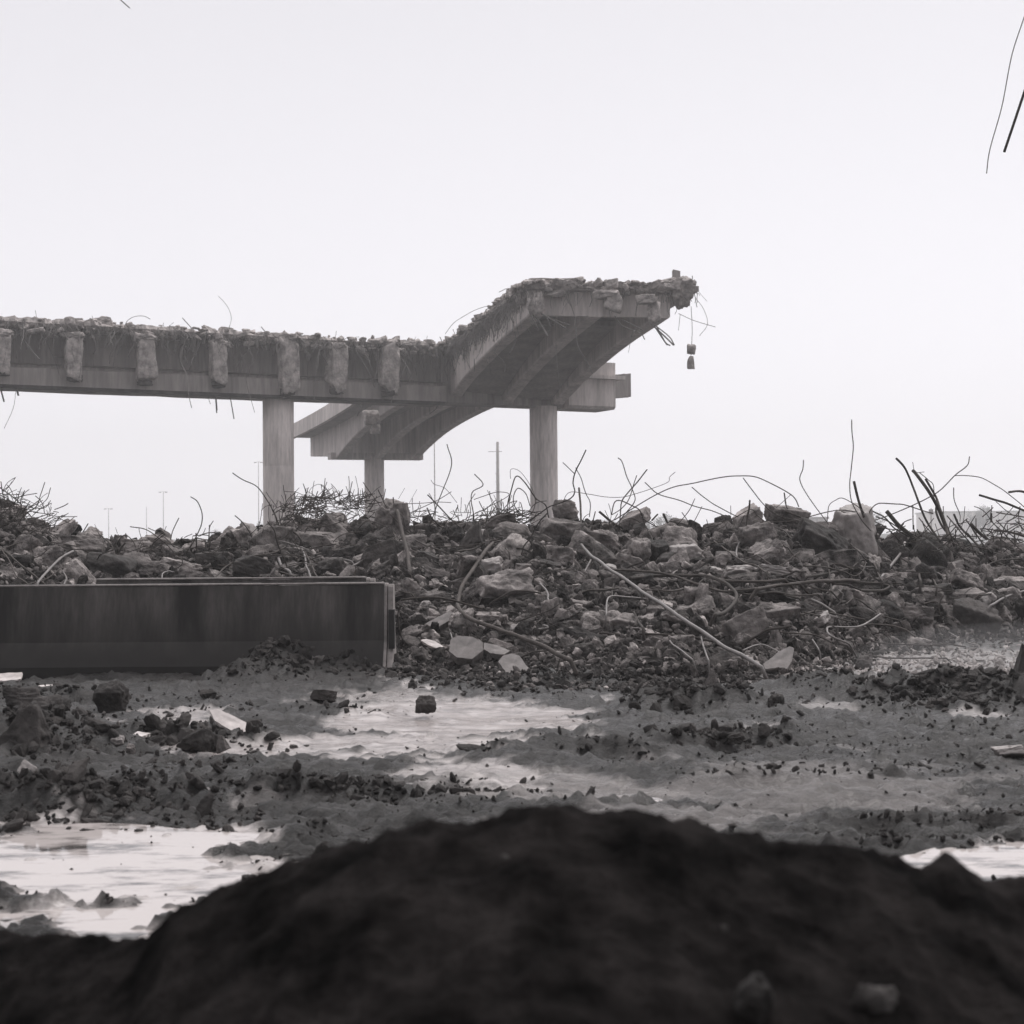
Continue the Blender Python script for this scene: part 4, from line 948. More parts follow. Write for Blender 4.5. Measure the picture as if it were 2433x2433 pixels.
R7 = [([(620,127),(622,220),(628,320),(615,450),(603,560),(620,670),(680,790),(740,860)],2.4),([(633,532),(665,650),(700,770)],6.5),([(305,390),(300,450),(278,520),(310,610),(370,700),(440,780),(480,830)],2.4),([(907,388),(970,455),(1010,550),(1060,680),(1110,800),(1200,930)],5.5),
 ([(1020,460),(1040,480),(1100,560),(1150,640),(1190,720),(1230,830),(1260,920)],8),([(1100,520),(1170,630),(1200,720),(1240,830),(1290,960)],5.5),([(1390,372),(1375,430),(1300,490),(1200,590),(1120,640),(1000,700),(860,760),(740,800)],2.6),
 ([(1295,495),(1380,497),(1470,512),(1560,560),(1650,620),(1760,710)],2.4),([(1452,625),(1560,660),(1660,690),(1790,740)],6),([(1650,605),(1720,600),(1790,620)],6),([(1283,580),(1290,660),(1325,750),(1325,800)],2.2),([(845,730),(930,820),(1030,910),(1140,1010),(1240,1090)],10.5),
 ([(1182,658),(1175,740),(1220,840),(1320,930),(1470,1020),(1610,1090)],5.5),([(1290,750),(1320,820),(1400,900),(1460,970)],5.5),([(1400,820),(1450,870),(1510,915)],8),([(1365,790),(1430,880),(1500,980)],3.4),([(1562,740),(1640,755),(1780,775)],3.2),
 ([(1535,745),(1537,800),(1600,860),(1680,950),(1780,1040)],2.8),([(1565,785),(1640,860),(1770,980)],3),([(1707,797),(1780,890)],2.8),([(1552,855),(1650,865),(1780,905)],6),([(1722,700),(1705,760),(1640,800),(1610,860),(1590,930)],2.8),([(1018,690),(1020,850)],2.6),
 ([(750,725),(830,770),(900,840),(990,900)],3.6),([(775,765),(860,800),(960,870),(1080,960),(1200,1010)],3.2),([(725,755),(750,710),(795,677),(880,677),(960,690),(1050,715),(1150,745)],2.8),([(455,800),(465,700),(510,660),(560,645),(640,690),(700,740)],2),
 ([(175,608),(182,680),(195,715)],2.4),([(20,800),(200,795),(330,765),(450,735),(540,727),(640,740)],2.8),([(180,730),(290,770),(400,820),(490,870)],5),([(630,790),(540,850),(470,905)],4),([(970,930),(940,1000),(880,1080),(810,1165)],7,1),([(1045,850),(1080,920),(1100,1040)],3.6),
 ([(1030,1030),(1050,1110),(1070,1200)],6.5),([(1780,1228),(1600,1265),(1450,1280)],5),([(1780,1245),(1640,1290),(1530,1345)],6,1),([(1450,1120),(1560,1060),(1700,1040),(1780,1045)],3.6),([(0,1238),(200,1210),(400,1190),(600,1185),(660,1190)],8,2),
 ([(170,1175),(280,1205),(400,1245),(480,1258)],4),([(320,1165),(480,1135),(640,1105),(780,1095)],6,2),([(560,1250),(700,1252),(820,1248),(862,1225),(800,1205),(640,1200),(520,1205)],6.5,2),([(460,1070),(470,1150),(490,1310)],4.5),
 ([(300,1090),(420,1100),(560,1130),(640,1155),(690,1120),(710,1070),(690,1045),(640,1080),(620,1110)],4),([(700,1045),(750,1070),(790,1140),(820,1190)],4),([(350,1310),(420,1340),(500,1395)],7.5,1),([(580,1340),(630,1300),(680,1320),(760,1380),(840,1420),(930,1445)],4),
 ([(280,1405),(380,1385),(500,1400),(700,1440)],4),([(300,1400),(480,1425),(640,1460)],3.6),([(800,1410),(740,1450),(650,1490),(480,1488),(452,1515),(480,1555),(600,1600)],5,1),([(690,1470),(850,1480),(960,1510),(1040,1560)],4.5),([(750,1580),(900,1600),(1100,1618)],4),
 ([(690,1660),(850,1690),(1100,1693),(1240,1693)],4),([(1250,1525),(1350,1580),(1450,1610)],3.6,1),([(220,1275),(400,1273)],4),([(360,1570),(405,1650)],4,1),([(0,1270),(120,1265),(200,1290),(270,1305)],4.5),([(875,950),(920,1020),(960,1110),(980,1160)],4.5),
 ([(940,1040),(1060,1120),(1150,1180),(1180,1220)],4.5),([(740,830),(860,850),(990,870),(1100,930)],2.4),([(740,790),(850,850),(940,940)],2.8),([(1060,770),(1120,840),(1180,890),(1260,890)],2.6),([(1000,940),(1160,900),(1340,900)],2.4),([(1130,960),(1240,930),(1400,940),(1490,990)],2.6),
 ([(1240,760),(1320,860),(1400,950),(1420,1040)],3.2),([(1340,940),(1450,1000),(1560,1080)],2.6),([(1600,1000),(1640,880),(1690,840)],3),([(1686,860),(1690,960)],4),([(1590,850),(1640,960),(1747,1010)],2.8),([(1430,930),(1600,905),(1740,915)],2.4),([(1215,700),(1220,820)],2.2),
 ([(1020,405),(1035,470),(1095,472)],1.4),([(1060,480),(1120,530),(1150,560),(1155,640)],2),([(230,840),(300,870),(310,900)],3),([(550,730),(620,760),(720,860),(740,1000)],2.4),([(1310,1010),(1340,1090)],2.6),([(1500,900),(1465,850)],2),([(90,720),(92,690),(150,740)],1.4)]
ZR = [(-999, 200, "behind the barrier's left end"), (200, 420, "left of the left column"), (420, 700, "at the left bridge column"), (700, 900, "at the far bridge column"), (900, 1060, "behind the bent thick rod"), (1060, 1230, "left of the right column"),
      (1230, 1400, "at the right bridge column"), (1400, 1560, "right of the right column"), (1560, 1760, "above the hooked bar"), (1760, 2000, "around the tall angular boulder"), (2000, 2190, "left of the grey bar fan"), (2190, 2290, "in the grey bar fan"), (2290, 2999, "right of the grey bar fan")]
bars = []
rb = random.Random(3)
for c, LST in ((4, R4), (5, R5), (6, R6), (7, R7)):
    for ent in LST:
        pts, wpx = ent[0], ent[1]
        kind = ent[2] if len(ent) > 2 else 0
        pq = [px(c, *p) for p in pts]
        # each end sits in the pile where its line of sight meets it; the silhouetted stretch stands above that foot
        Ys = []
        for (u, v) in pq:
            cr = np.interp(u, *CRY)
            if v < np.interp(u, *CRV) - 2:
                Ys.append(None)
            else:
                h_ = hit(u, v, cr)
                Ys.append(min(h_.y, cr))
        known = [i for i, y in enumerate(Ys) if y is not None]
        if not known:
            base = np.interp(pq[-1][0], *CRY) - rb.uniform(0.2, 1.3)
            Ys = [base + rb.uniform(-.25, .25) for _ in Ys]
        else:
            drift = rb.uniform(-.25, .25)
            for i in range(len(Ys)):
                if Ys[i] is None:
                    k = min(known, key=lambda q: abs(q - i))
                    Ys[i] = Ys[k] + drift * abs(i - k) * .5
        # keep a bar a smooth shape in depth
        Ys = np.array(Ys, float)
        if len(Ys) > 2:
            idx = np.arange(len(Ys))
            co = np.polyfit(idx, Ys, 1 if len(Ys) < 5 else 2)
            fit = np.polyval(co, idx)
            Ys = fit + np.clip(Ys - fit, -.1, .1)
            low = [i for i in range(len(Ys)) if i in known]
            if low:
                sh_ = max(0, max(fit[i] - y for i, y in ((i, hit(pq[i][0], pq[i][1], fit[i]).y) for i in low)))
                Ys = Ys - min(sh_, 1.2)
        vm = float(np.mean([q[1] for q in pq])); um = float(np.mean([q[0] for q in pq]))
        lying = vm > np.interp(um, *CRV) + 35
        Ys = Ys - (wpx / F * 20) - (.42 if lying else .1)
        path = [np.array(P(u, v, y)) for (u, v), y in zip(pq, Ys)]
        r = wpx * .5 / F * float(np.mean(Ys)) * .98
        # root the lower end in the rubble
        lo = 0 if path[0][2] < path[-1][2] else -1
        cpath = catmull(path, 7)
        seglen = float(np.linalg.norm(np.diff(cpath, axis=0), axis=1).sum())
        if known:
            endp = cpath[lo]; nxt = cpath[1 if lo == 0 else -2]
            dvec = endp - nxt; dvec /= max(np.linalg.norm(dvec), 1e-6)
            ext = endp + (dvec * .6 + np.array([0, .5, -.5])) * .22
            cpath = np.vstack([ext[None], cpath]) if lo == 0 else np.vstack([cpath, ext[None]])
        jit = fbm(cpath * 2.2, 2, len(bars)) * .012
        cpath = cpath + jit[:, None] * np.array([1, .5, 1])
        if kind == 2:
            cpath = resample(cpath, .016)
            V, Fc = tube(cpath, r, 8, rib=True)
        else:
            V, Fc = tube(cpath, r, 6)
        me = mesh_np("rebar", V, Fc, True)
        o = link("rebar", me, M_steell if kind == 1 else M_steel)
        sp = np.array(pq); d = sp[-1] - sp[0]
        straight = np.linalg.norm(d) / max(1, np.linalg.norm(np.diff(sp, axis=0), axis=1).sum())
        turn = 'straight' if straight > .985 else ('curved' if straight > .9 else ('bent' if straight > .7 else 'looped'))
        th = 'thick' if wpx >= 5 else ('medium' if wpx > 2.7 else 'thin')
        tone = 'pale' if kind == 1 else ('ribbed' if kind == 2 else '')
        top = sp[np.argmin(sp[:, 1])]
        crest = top[1] < np.interp(top[0], *CRV) + 5
        lenw = 'long' if seglen > 1.1 else 'short'
        if crest:
            pose = 'leaning left above the crest' if (top[0] < sp[:, 0].mean() - 8) else ('leaning right above the crest' if top[0] > sp[:, 0].mean() + 8 else 'standing upright on the crest')
        else:
            pose = 'lying on the rubble'
        z = [n for a, b, n in ZR if a <= top[0] < b][0]
        bars.append((" ".join(x for x in (lenw, th, tone, turn) if x) + " rebar " + pose + " " + z, float(top[0]), o))
rr_ = random.Random(77)
for k in range(92):
    u = rr_.uniform(0, 2433); cvv = np.interp(u, *CRV)
    lo_v = 1375 if u < 930 else 1560
    v = cvv + 45 + max(lo_v - cvv - 50, 20) * rr_.random() ** 1.4
    h_ = hit(u, v)
    a = rr_.choice([rr_.gauss(.1, .35), rr_.gauss(-.5, .4), rr_.gauss(2.4, .4), rr_.gauss(1.5, .3)])
    L_ = rr_.uniform(.3, .95); bend = rr_.gauss(0, .9); n_ = 5
    p = np.array(h_) + np.array([0, -.18, .04]); pts = [p]
    el_ = rr_.choice([.0, .05, .1, .35])
    for q in range(n_):
        a += bend / n_ + rr_.gauss(0, .12)
        p = p + np.array([math.cos(a), -.12 + rr_.gauss(0, .12), max(math.sin(a), -.15) * (.5 + el_) * .8]) * L_ / n_
        if q > 2 and el_ < .3: p = p + np.array([0, 0, -.03])
        pts.append(p)
    th_ = rr_.choice([.006, .007, .009, .013])
    V, Fc = tube(catmull(pts, 6), th_, 6)
    o = link("rebar", mesh_np("rebar", V, Fc), M_steell if rr_.random() < .2 else M_steel)
    z = [n for a_, b_, n in ZR if a_ <= u < b_][0]
    sh2 = 'curved' if abs(bend) > .8 else 'bent'
    bars.append((f"loose {'thick' if th_ > .01 else 'thin'} {sh2} {'long' if L_ > .65 else 'short'} rebar in the {'upper' if v < 1380 else 'lower'} rubble {z}", u, o))
bk = {}
for lab, u, o in bars: bk.setdefault(lab, []).append((u, o))
for lab, L in bk.items():
    L.sort(key=lambda q: q[0])
    for k, (u, o) in enumerate(L):
        s = lab
        if len(L) > 1:
            s += ", leftmost" if k == 0 else (", rightmost" if k == len(L) - 1 else ", " + ORD[k])
        tag(o, s, "rebar", "bent reinforcing bars in the rubble")
# three hero labels
def nearest(u):
    return u
# crumpled reinforcing mesh: nobody could count its wires
def tangle(name, boxes, n, seed, r, label, knots=True):
    rs_ = np.random.RandomState(seed)
    mb = MB()
    for _ in range(n):
        (u0, u1, v0, v1, y0, y1) = boxes[rs_.randint(len(boxes))]
        u, v, y = rs_.uniform(u0, u1), rs_.uniform(v0, v1), rs_.uniform(y0, y1)
        a = rs_.choice([rs_.normal(.05, .25), rs_.normal(1.2, .5), rs_.uniform(0, 3.14)], p=[.5, .25, .25])
        L = rs_.uniform(18, 75)
        m = rs_.randint(3, 6); bend = rs_.normal(0, .35)
        pts = []
        for k in range(m):
            pts.append(np.array(P(u, v, y)))
            a += bend / m * 2 + rs_.normal(0, .12)
            u += math.cos(a) * L / m; v -= math.sin(a) * L / m; y += rs_.normal(0, .05)
        mb.add(*tube(catmull(pts, 3), r * rs_.uniform(.7, 1.25), 4))
    return tag(mb.build(name, M_steel), label, None, None, "stuff")
tangle("rebar_tangle", [(650, 900, 1185, 1260, 20.6, 21.8), (690, 880, 1178, 1215, 20.8, 21.5), (930, 1200, 1215, 1262, 20.5, 21.6), (640, 760, 1200, 1270, 20.4, 21.2), (1150, 1260, 1210, 1250, 20.5, 21.3)], 560, 21, .0052, "crumpled wire mesh and thin bars heaped on the crest between the bridge columns")
tangle("rebar_tangle", [(-60, 60, 1165, 1225, 19.2, 20), (30, 130, 1205, 1268, 19.0, 19.9), (-80, 30, 1190, 1250, 19.0, 19.8)], 190, 22, .005, "crumpled wire mesh on the crest behind the left end of the barrier")
tangle("rebar_tangle", [(2100, 2300, 1265, 1310, 19.6, 21.4), (2250, 2480, 1245, 1315, 19.6, 21.4), (2330, 2480, 1225, 1275, 20, 21)], 130, 23, .0065, "thin bars tangled on the crest at the right end of the pile")
tangle("rebar_tangle", [(300, 640, 1270, 1320, 18.5, 20.5), (1380, 1560, 1235, 1290, 20, 21), (1600, 1800, 1255, 1300, 19.5, 21), (640, 1200, 1260, 1320, 17.8, 20.0)], 150, 24, .0055, "scattered thin wires poking out of the upper rubble")

# ------------------------------------------------------------------ the broken bridge
bridge = bpy.data.objects.new("bridge", None); COL.objects.link(bridge)
bridge.location = (1.74, 79, 0)
tag(bridge, "half demolished concrete road bridge on round columns, its broken deck end jutting up", "bridge")
BI = Vector((1.74, 79, 0))
def bpart(name, V, Fc, m, parent=None, smooth=False):
    V = np.asarray(V, float) - np.array(BI)
    o = link(name, mesh_np(name, V, Fc, smooth), m, parent or bridge)
    return o
# columns
def column(x, y, r, z1, label=None):
    n = 40; zs = np.array([-1.5, 0, 2, 4, 4.9, 4.92, 4.95, 4.97, 6, z1])
    R = []
    for z in zs:
        rr = r * (.994 if z in (4.92, 4.95) else 1)
        R.append([(x + rr * math.cos(a), y + rr * math.sin(a), z) for a in np.arange(n) / n * 2 * math.pi])
    V, Fc = sweep(R)
    o = bpart("column", V, Fc, M_column, smooth=True)
    if label: o['label'] = label
    return o
column(-11.48, 72, .76, 8.3, "left column, nearest")
column(1.74, 79, .75, 8.4, "right column under the broken end")
column(-10.45, 111.2, .75, 7.6, "far column")
# straddle cap: inverted tee, direction b
bdir = np.array([.884, .468, 0]); bn = np.array([-.468, .884, 0])     # bn points away from the camera
P0 = np.array([1.74, 79, 0])
def capsec(s, prof):
    return [P0 + bdir * s + bn * a + np.array([0, 0, z]) for a, z in prof]
prof_tee = [(-1.0, 8.27), (-1.0, 8.50), (-1.0, 9.14), (-.78, 9.18), (-.78, 9.30), (-1.0, 9.36), (-.02, 9.42), (-.02, 11.05), (.5, 11.05), (.5, 9.42), (1.0, 9.36), (1.0, 8.27)]
prof_tee = [(-.94, 8.24), (-1.0, 8.30)] + prof_tee[1:-1] + [(1.0, 8.30), (.94, 8.24)]
ss = np.linspace(-42, -6.3, 80)
V, Fc = sweep([capsec(s, prof_tee) for s in ss])
V = V + (fbm(V * .7, 3, 4) * .02)[:, None] * np.array([0, 0, 1])
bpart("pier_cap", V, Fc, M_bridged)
# dark strip for the narrow chamfer along the lower arris of the cap
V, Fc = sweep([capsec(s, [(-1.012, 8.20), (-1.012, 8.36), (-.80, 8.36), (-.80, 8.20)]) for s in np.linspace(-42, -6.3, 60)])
bpart("chamfer_strip", V, Fc, M_rubdark)
V, Fc = sweep([capsec(s, [(-.35, 8.34), (-.45, 8.42), (-.45, 10.9), (.9, 10.9), (.9, 8.34)]) for s in (-6.29, -3, 0, 1.0)])
bpart("pier_cap", V, Fc, M_bridged)
# solid end block of the cap at the right
V, Fc = sweep([capsec(s, [(-.9 , 8.30), (-1.05, 8.45), (-1.05, 10.85), (1.05, 10.85), (1.05, 8.30)]) for s in (1.01, 2.2, 3.2, 3.95)])
bpart("cap_end_block", V, Fc, M_bridge)
V, Fc = sweep([capsec(s, [(-1.35, 9.92), (-1.35, 10.12), (1.0, 10.12), (1.0, 9.92)]) for s in (1.6, 2.6, 3.6, 4.4)])
bpart("ledge", V, Fc, M_bridge)
V, Fc = sweep([capsec(s, [(.2, 9.05), (.2, 10.35), (.55, 10.35), (.55, 9.05)]) for s in (4.1, 4.8, 5.75)])
V[:, 2] += (V[:, 0] - 5.6) * .12
bpart("parapet_fragment", V, Fc, M_bridged)
V, Fc = sweep([capsec(s, [(.56, 9.5), (.56, 10.5), (1.6, 10.5), (1.6, 9.5)]) for s in (5.5, 5.95)])
bpart("parapet_fragment", V, Fc, M_rubdark)

# curved deck and haunched girders
CYs = np.array([59.3, 79, 111, 119.5]); CXs = np.array([3.55, -.45, -10.3, -13.3])
ccx = np.polyfit(CYs, CXs, 2)
def ctr(Y): return np.polyval(ccx, Y)
def latn(Y):
    d = np.polyval(np.polyder(ccx), Y); n = np.array([1, -d]); return n / np.linalg.norm(n)
def ztop(Y): return np.interp(Y, [56, 60, 66, 72, 79, 88, 97, 108, 119.5], [11.72, 11.66, 11.56, 11.42, 11.34, 11.1, 10.72, 10.25, 9.8])
def depth_(Y):
    d = min(abs(Y - 78.5), abs(Y - 111.2))
    if Y > 111.2: return float(np.interp(d, [0, 2, 8], [2.7, 2.35, 1.75]))
    if Y < 78.5: return float(np.interp(d, [0, 2, 5, 8, 11, 14, 19, 22], [3.0, 2.6, 2.08, 1.76, 1.54, 1.40, 1.30, 1.28]))
    return float(np.interp(d, [0, 1.5, 3, 5, 7, 9, 11, 13, 17], [2.85, 2.5, 2.2, 1.88, 1.62, 1.45, 1.34, 1.27, 1.22]))
Yn0, Yf1 = 59.6, 119.3
Ylist = np.arange(Yn0, Yf1 + .01, 1.0)
def pt(Y, a, z):
    n = latn(Y); return (ctr(Y) + n[0] * a, Y + n[1] * a, z)
GO = [-2.95, 0.0, 2.85]
def nl(Y): return .5 * min(max((76 - Y) / 16, 0), 1)
for gi, a0 in enumerate(GO):
    hw = .33
    rings = []
    for Y in np.arange(Yn0 + .25, Yf1 - .2, 1.0):
        zt, dp = ztop(Y) - .28, depth_(Y)
        zb = ztop(Y) - dp
        ao = a0 + (nl(Y) if gi == 0 else 0)
        rings.append([pt(Y, ao - hw, zb + .06), pt(Y, ao - hw, zt), pt(Y, ao + hw, zt), pt(Y, ao + hw, zb + .06), pt(Y, ao + hw - .05, zb), pt(Y, ao - hw + .05, zb)])
    V, Fc = sweep(rings)
    bpart("girder", V, Fc, M_girder)
# deck slab: full overhang on the right, torn off flush with the girder on the near left part
rings = []
for Y in np.arange(Yn0, Yf1 + .01, .5):
    lft = -3.38 + nl(Y) + .10 * math.sin(Y * 2.1) if Y < 80 else -4.65
    rgt = 4.35
    zt = ztop(Y)
    sup = .055 if Y < 70 else .0
    rings.append([pt(Y, lft, zt - .26), pt(Y, lft, zt), pt(Y, 0, zt + .02), pt(Y, rgt, zt), pt(Y, rgt, zt - .22), pt(Y, 3.2, zt - .34), pt(Y, 0, zt - .3)])
V, Fc = sweep(rings)
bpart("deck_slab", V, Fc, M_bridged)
# parapet on the far left edge, right parapet of the far span
def rail(a, Ya, Yb, h, th, m):
    R = [[pt(Y, a - th / 2, ztop(Y) - .36), pt(Y, a - th / 2 + .03, ztop(Y) + h), pt(Y, a + th / 2 - .03, ztop(Y) + h), pt(Y, a + th / 2, ztop(Y) - .36)] for Y in np.arange(Ya, Yb, 1.0)]
    V, Fc = sweep(R); return bpart("parapet", V, Fc, M_girder)
rail(-4.68, 84, Yf1 + .3, .78, .28, M_bridge)
rail(4.4, 86, Yf1 + .3, .78, .28, M_bridge)
# crossbeams
def diaphragm(Y, z0, z1, a0=-2.7, a1=2.7, th=.3):
    V, Fc = sweep([[pt(Y - th / 2, a, z0), pt(Y - th / 2, a, z1), pt(Y + th / 2, a, z1), pt(Y + th / 2, a, z0)] for a in np.linspace(a0, a1, 4)])
    return bpart("crossbeam", V, Fc, M_bridge)
diaphragm(Yn0 + .45, ztop(60) - 1.28, ztop(60) - .3, -2.15, 2.6)
for a0, a1 in ((-2.6, -.36), (.36, 2.5)):
    R_ = []
    for Y in np.arange(66, 91, 1.0):
        zb = ztop(Y) - depth_(Y) + .22 + .05 * abs(Y - 78.5)
        R_.append([pt(Y, a0, zb), pt(Y, a0, zb + .2), pt(Y, a1, zb + .2), pt(Y, a1, zb)])
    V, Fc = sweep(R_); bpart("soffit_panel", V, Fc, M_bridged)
# far pier cap under the girders
V, Fc = sweep([[np.array([-10.35, 111.2, 0]) + np.array([.95, .31, 0]) * s + np.array([-.31, .95, 0]) * a + np.array([0, 0, z]) for a, z in ((-.6, 7.38), (-.6, 7.86), (.6, 7.86), (.6, 7.38))] for s in (-3.55, 0, 3.6)])
bpart("pier_cap", V, Fc, M_bridge)

# broken slab edge over the tee and along the torn deck edge
def frag_strip(name, centers, sizes, seed, m, sub=3, flat=.55):
    rs_ = np.random.RandomState(seed)
    mb = MB()
    for c, s in zip(centers, sizes):
        V, Fc = rock(int(rs_.randint(1e6)), (s * rs_.uniform(1.0, 2.2), s * rs_.uniform(.7, 1.3), s * rs_.uniform(flat * .8, flat * 1.6)), sub, cuts=7, p=70, rough=.03, lo=.62, hi=.95)
        M_ = np.array(Euler((rs_.normal(0, .25), rs_.normal(0, .22), rs_.uniform(0, 6.28))).to_matrix())
        mb.add(V @ M_.T + c - np.array(BI), Fc)
    return mb.build(name, m, bridge, False)
rs = np.random.RandomState(9)
# continuous torn slab on the tee
ss = np.arange(-42, -3.6, .11)
R = []
for s in ss:
    f = rs.uniform(.0, .16) + .12 * math.sin(s * 2.7) * math.sin(s * .9); t = .06 * round(2.2 * float(fbm(np.array([[s * .9, 1.0, 2.0]]), 3, 6)[0])) + rs.uniform(-.02, .03)
    fz = 11.30 + .05 * math.sin(s * 1.3) + t
    R.append(capsec(s, [(-1.05 - f, 10.98 + rs.uniform(-.06, .05)), (-1.2 - f, 11.15), (-1.05 - f, fz), (1.2, fz + .03), (1.25, 10.98)]))
V, Fc = sweep(R)
bpart("broken_slab", V, Fc, M_break)
cs = [np.array(P0 + bdir * s + bn * rs.uniform(-1.35, -.3) + np.array([0, 0, rs.choice([11.27, 11.02, 11.36], p=[.45, .35, .2]) + rs.normal(0, .05)])) for s in rs.uniform(-40, -4.4, 620)]
frag_strip("slab_fragment", cs, rs.lognormal(math.log(.16), .55, 620).clip(.07, .8), 31, M_break)['kind'] = 'stuff'
cs = [np.array(P0 + bdir * s - bn * rs.uniform(.9, 1.3) + np.array([0, 0, 11.0 - abs(rs.normal(0, .22))])) for s in rs.choice(np.array([-38, -33.5, -29.5, -25.6, -21.8, -18, -14.6, -11.2, -8, -5.5]), 130) + rs.normal(0, .75, 130)]
frag_strip("slab_fragment", cs, rs.lognormal(math.log(.22), .4, 130).clip(.1, .6), 35, M_break)['kind'] = 'stuff'
cs = []
for Y in rs.uniform(60, 79, 520):
    a = -3.40 + nl(Y) + rs.normal(0, .14)
    cs.append(np.array(pt(Y, a, ztop(Y) + rs.choice([-.04, -.2, .03]) + rs.normal(0, .04))))
for a in rs.uniform(-2.9, 4.1, 220):
    cs.append(np.array(pt(Yn0 + rs.uniform(-.25, .3), a, ztop(60) + rs.choice([-.02, -.2, .04]) + rs.normal(0, .05) + (.10 if a > 2.8 else 0))))
frag_strip("slab_fragment", cs, rs.lognormal(math.log(.16), .5, len(cs)).clip(.07, .6), 32, M_break)['kind'] = 'stuff'
# a raised slab remnant along the top of the broken end and the rounded kerb block at its right
V, Fc = rock(51, (3.0, 1.3, .34), 5, **SH['slab']); bpart("slab_remnant", V + np.array(P(1325, 678, 60.5)), Fc, M_break, smooth=True)
V, Fc = rock(52, (1.1, 1.2, .36), 4, **SH['slab']); bpart("slab_remnant", V + np.array(P(1470, 694, 60.3)), Fc, M_break, smooth=True)
V, Fc = rock(53, (2.6, 1.5, .5), 5, **SH['slab']); bpart("kerb_block", V @ np.array(Euler((0, math.radians(-12), 0)).to_matrix()).T + np.array(P(1580, 690, 60.8)), Fc, M_break, smooth=True)
V, Fc = rock(54, (.95, 1.6, 1.25), 5, **SH['lump']); bpart("kerb_block", V + np.array(P(1616, 694, 60.4)), Fc, M_break, smooth=True)
V, Fc = sweep([[P(1613, 712, 61.2) + Vector((0, 0, 0)), P(1571, 768, 61.2), P(1571, 740, 68), P(1640, 712, 68)], [P(1650, 690, 61.2), P(1648, 728, 61.2), P(1640, 728, 68), P(1650, 700, 68)]])
u0 = P(1598, 642, 60.5); u1 = P(1615, 642, 60.5); u2 = P(1616, 690, 60.5)
V, Fc = box((u0.x, 60.3, u2.z), (u1.x, 60.75, u0.z)); V[:, 2] += (V[:, 0] - u0.x) * -.25 * (V[:, 2] > u2.z + .3)
mbp = MB(); mbp.add(V - np.array(BI), Fc); mbp.build("rail_post", M_bridged, bridge, False)
# girder stubs still hanging on the tee (u centre, top v, bottom v, width px)
STUBS = [(5, 790, 878, 34), (177, 795, 893, 38), (347, 800, 902, 37), (517, 812, 908, 35), (684, 800, 926, 40), (802, 820, 924, 36), (924, 815, 930, 38), (1320 / 1.0, 0, 0, 0)]
for k, (u, v0, v1, wp) in enumerate(STUBS[:-1]):
    # depth of the tee's front face at this column of the picture
    best = min(np.linspace(-42, 4, 400), key=lambda s: abs(uv_of(*[np.array([q]) for q in (P0 + bdir * s - bn * 1.3 + np.array([0, 0, 10]))])[0][0] - u))
    c = P0 + bdir * best - bn * 1.32
    Y = c[1]
    zt, zb = P(u, v0, Y).z, P(u, v1, Y).z
    V, Fc = rock(600 + k, (wp / F * Y * 1.08, .7, (zt - zb) * 1.04), 5, cuts=5, p=60, lo=.84, hi=1.02, rough=.035)
    V = V @ np.array(Matrix.Rotation(math.atan2(bdir[1], bdir[0]), 3, 'Z')).T
    o = bpart("girder_stub", V + np.array([c[0], c[1], (zt + zb) / 2]), Fc, M_break, smooth=True)
    # dark support lump under the stub, its colour also standing in for shadow
    V, Fc = rock(640 + k, (wp / F * Y * .9, .5, .32), 4, cuts=4, rough=.05)
    V = V + np.array([c[0], c[1], zb - .12]) - np.array(BI)
    link("bearing_shade", mesh_np("bearing_shade", V, Fc), M_rubdark, o)
    # capital of broken slab over it
    V, Fc = rock(660 + k, (wp / F * Y * 1.5, .8, .34), 4, cuts=6, rough=.06)
    link("slab_remnant", mesh_np("slab_remnant", V + np.array([c[0], c[1] + .1, zt - .05]) - np.array(BI), Fc), M_break, o)
for k, (u, v, wp, hp, Y) in enumerate([(992, 850, 22, 14, 76), (984, 867, 18, 20, 76), (987, 884, 20, 14, 76), (990, 903, 22, 18, 76), (782, 880, 18, 16, 73), (980, 812, 30, 14, 76),
                                       (1275, 722, 46, 56, 59.2), (1240, 712, 34, 30, 60), (1456, 722, 46, 52, 59.2), (1440, 700, 66, 26, 59.3), (1555, 738, 34, 66, 59.3), (1535, 712, 56, 24, 59.3), (1320, 698, 50, 20, 59.4)]):
    V, Fc = rock(700 + k, (wp / F * Y, wp / F * Y * .8, hp / F * Y), 4, **SH['lump'])
    bpart("broken_stub", V + np.array(P(u, v, Y)), Fc, M_break, smooth=True)
# bars and strands hanging from the bridge
hang = MB()
rs = np.random.RandomState(14)
def strand(p0, L, sag, r, seed, mb=hang):
    r_ = np.random.RandomState(seed)
    p = np.array(p0, float); d = np.array([r_.normal(0, .5), r_.normal(-.25, .3), -.5 + r_.normal(0, .35)]); d /= np.linalg.norm(d)
    pts = [p]; n = 5
    for k in range(n):
        d = d + np.array([r_.normal(0, .28), r_.normal(0, .15), -sag]); d /= np.linalg.norm(d)
        p = p + d * L / n; pts.append(p)
    mb.add(*[a - (np.array(BI) if i == 0 else 0) for i, a in enumerate(tube(catmull(pts, 3), r, 4))])
for k in range(760):
    s = rs.uniform(-38, -3.9)
    strand(P0 + bdir * s - bn * rs.uniform(1.0, 1.4) + np.array([0, 0, 11.1 + rs.uniform(-.15, .15)]), rs.lognormal(math.log(.7), .6), .33, rs.uniform(.010, .022), k)
for k in range(1000):
    Y = rs.uniform(60.2, 79)
    strand(pt(Y, -3.45 + nl(Y) + rs.uniform(-.1, .15), ztop(Y) - rs.uniform(-.05, .3)), rs.lognormal(math.log(.7), .45), .32, rs.uniform(.009, .018), 1000 + k)
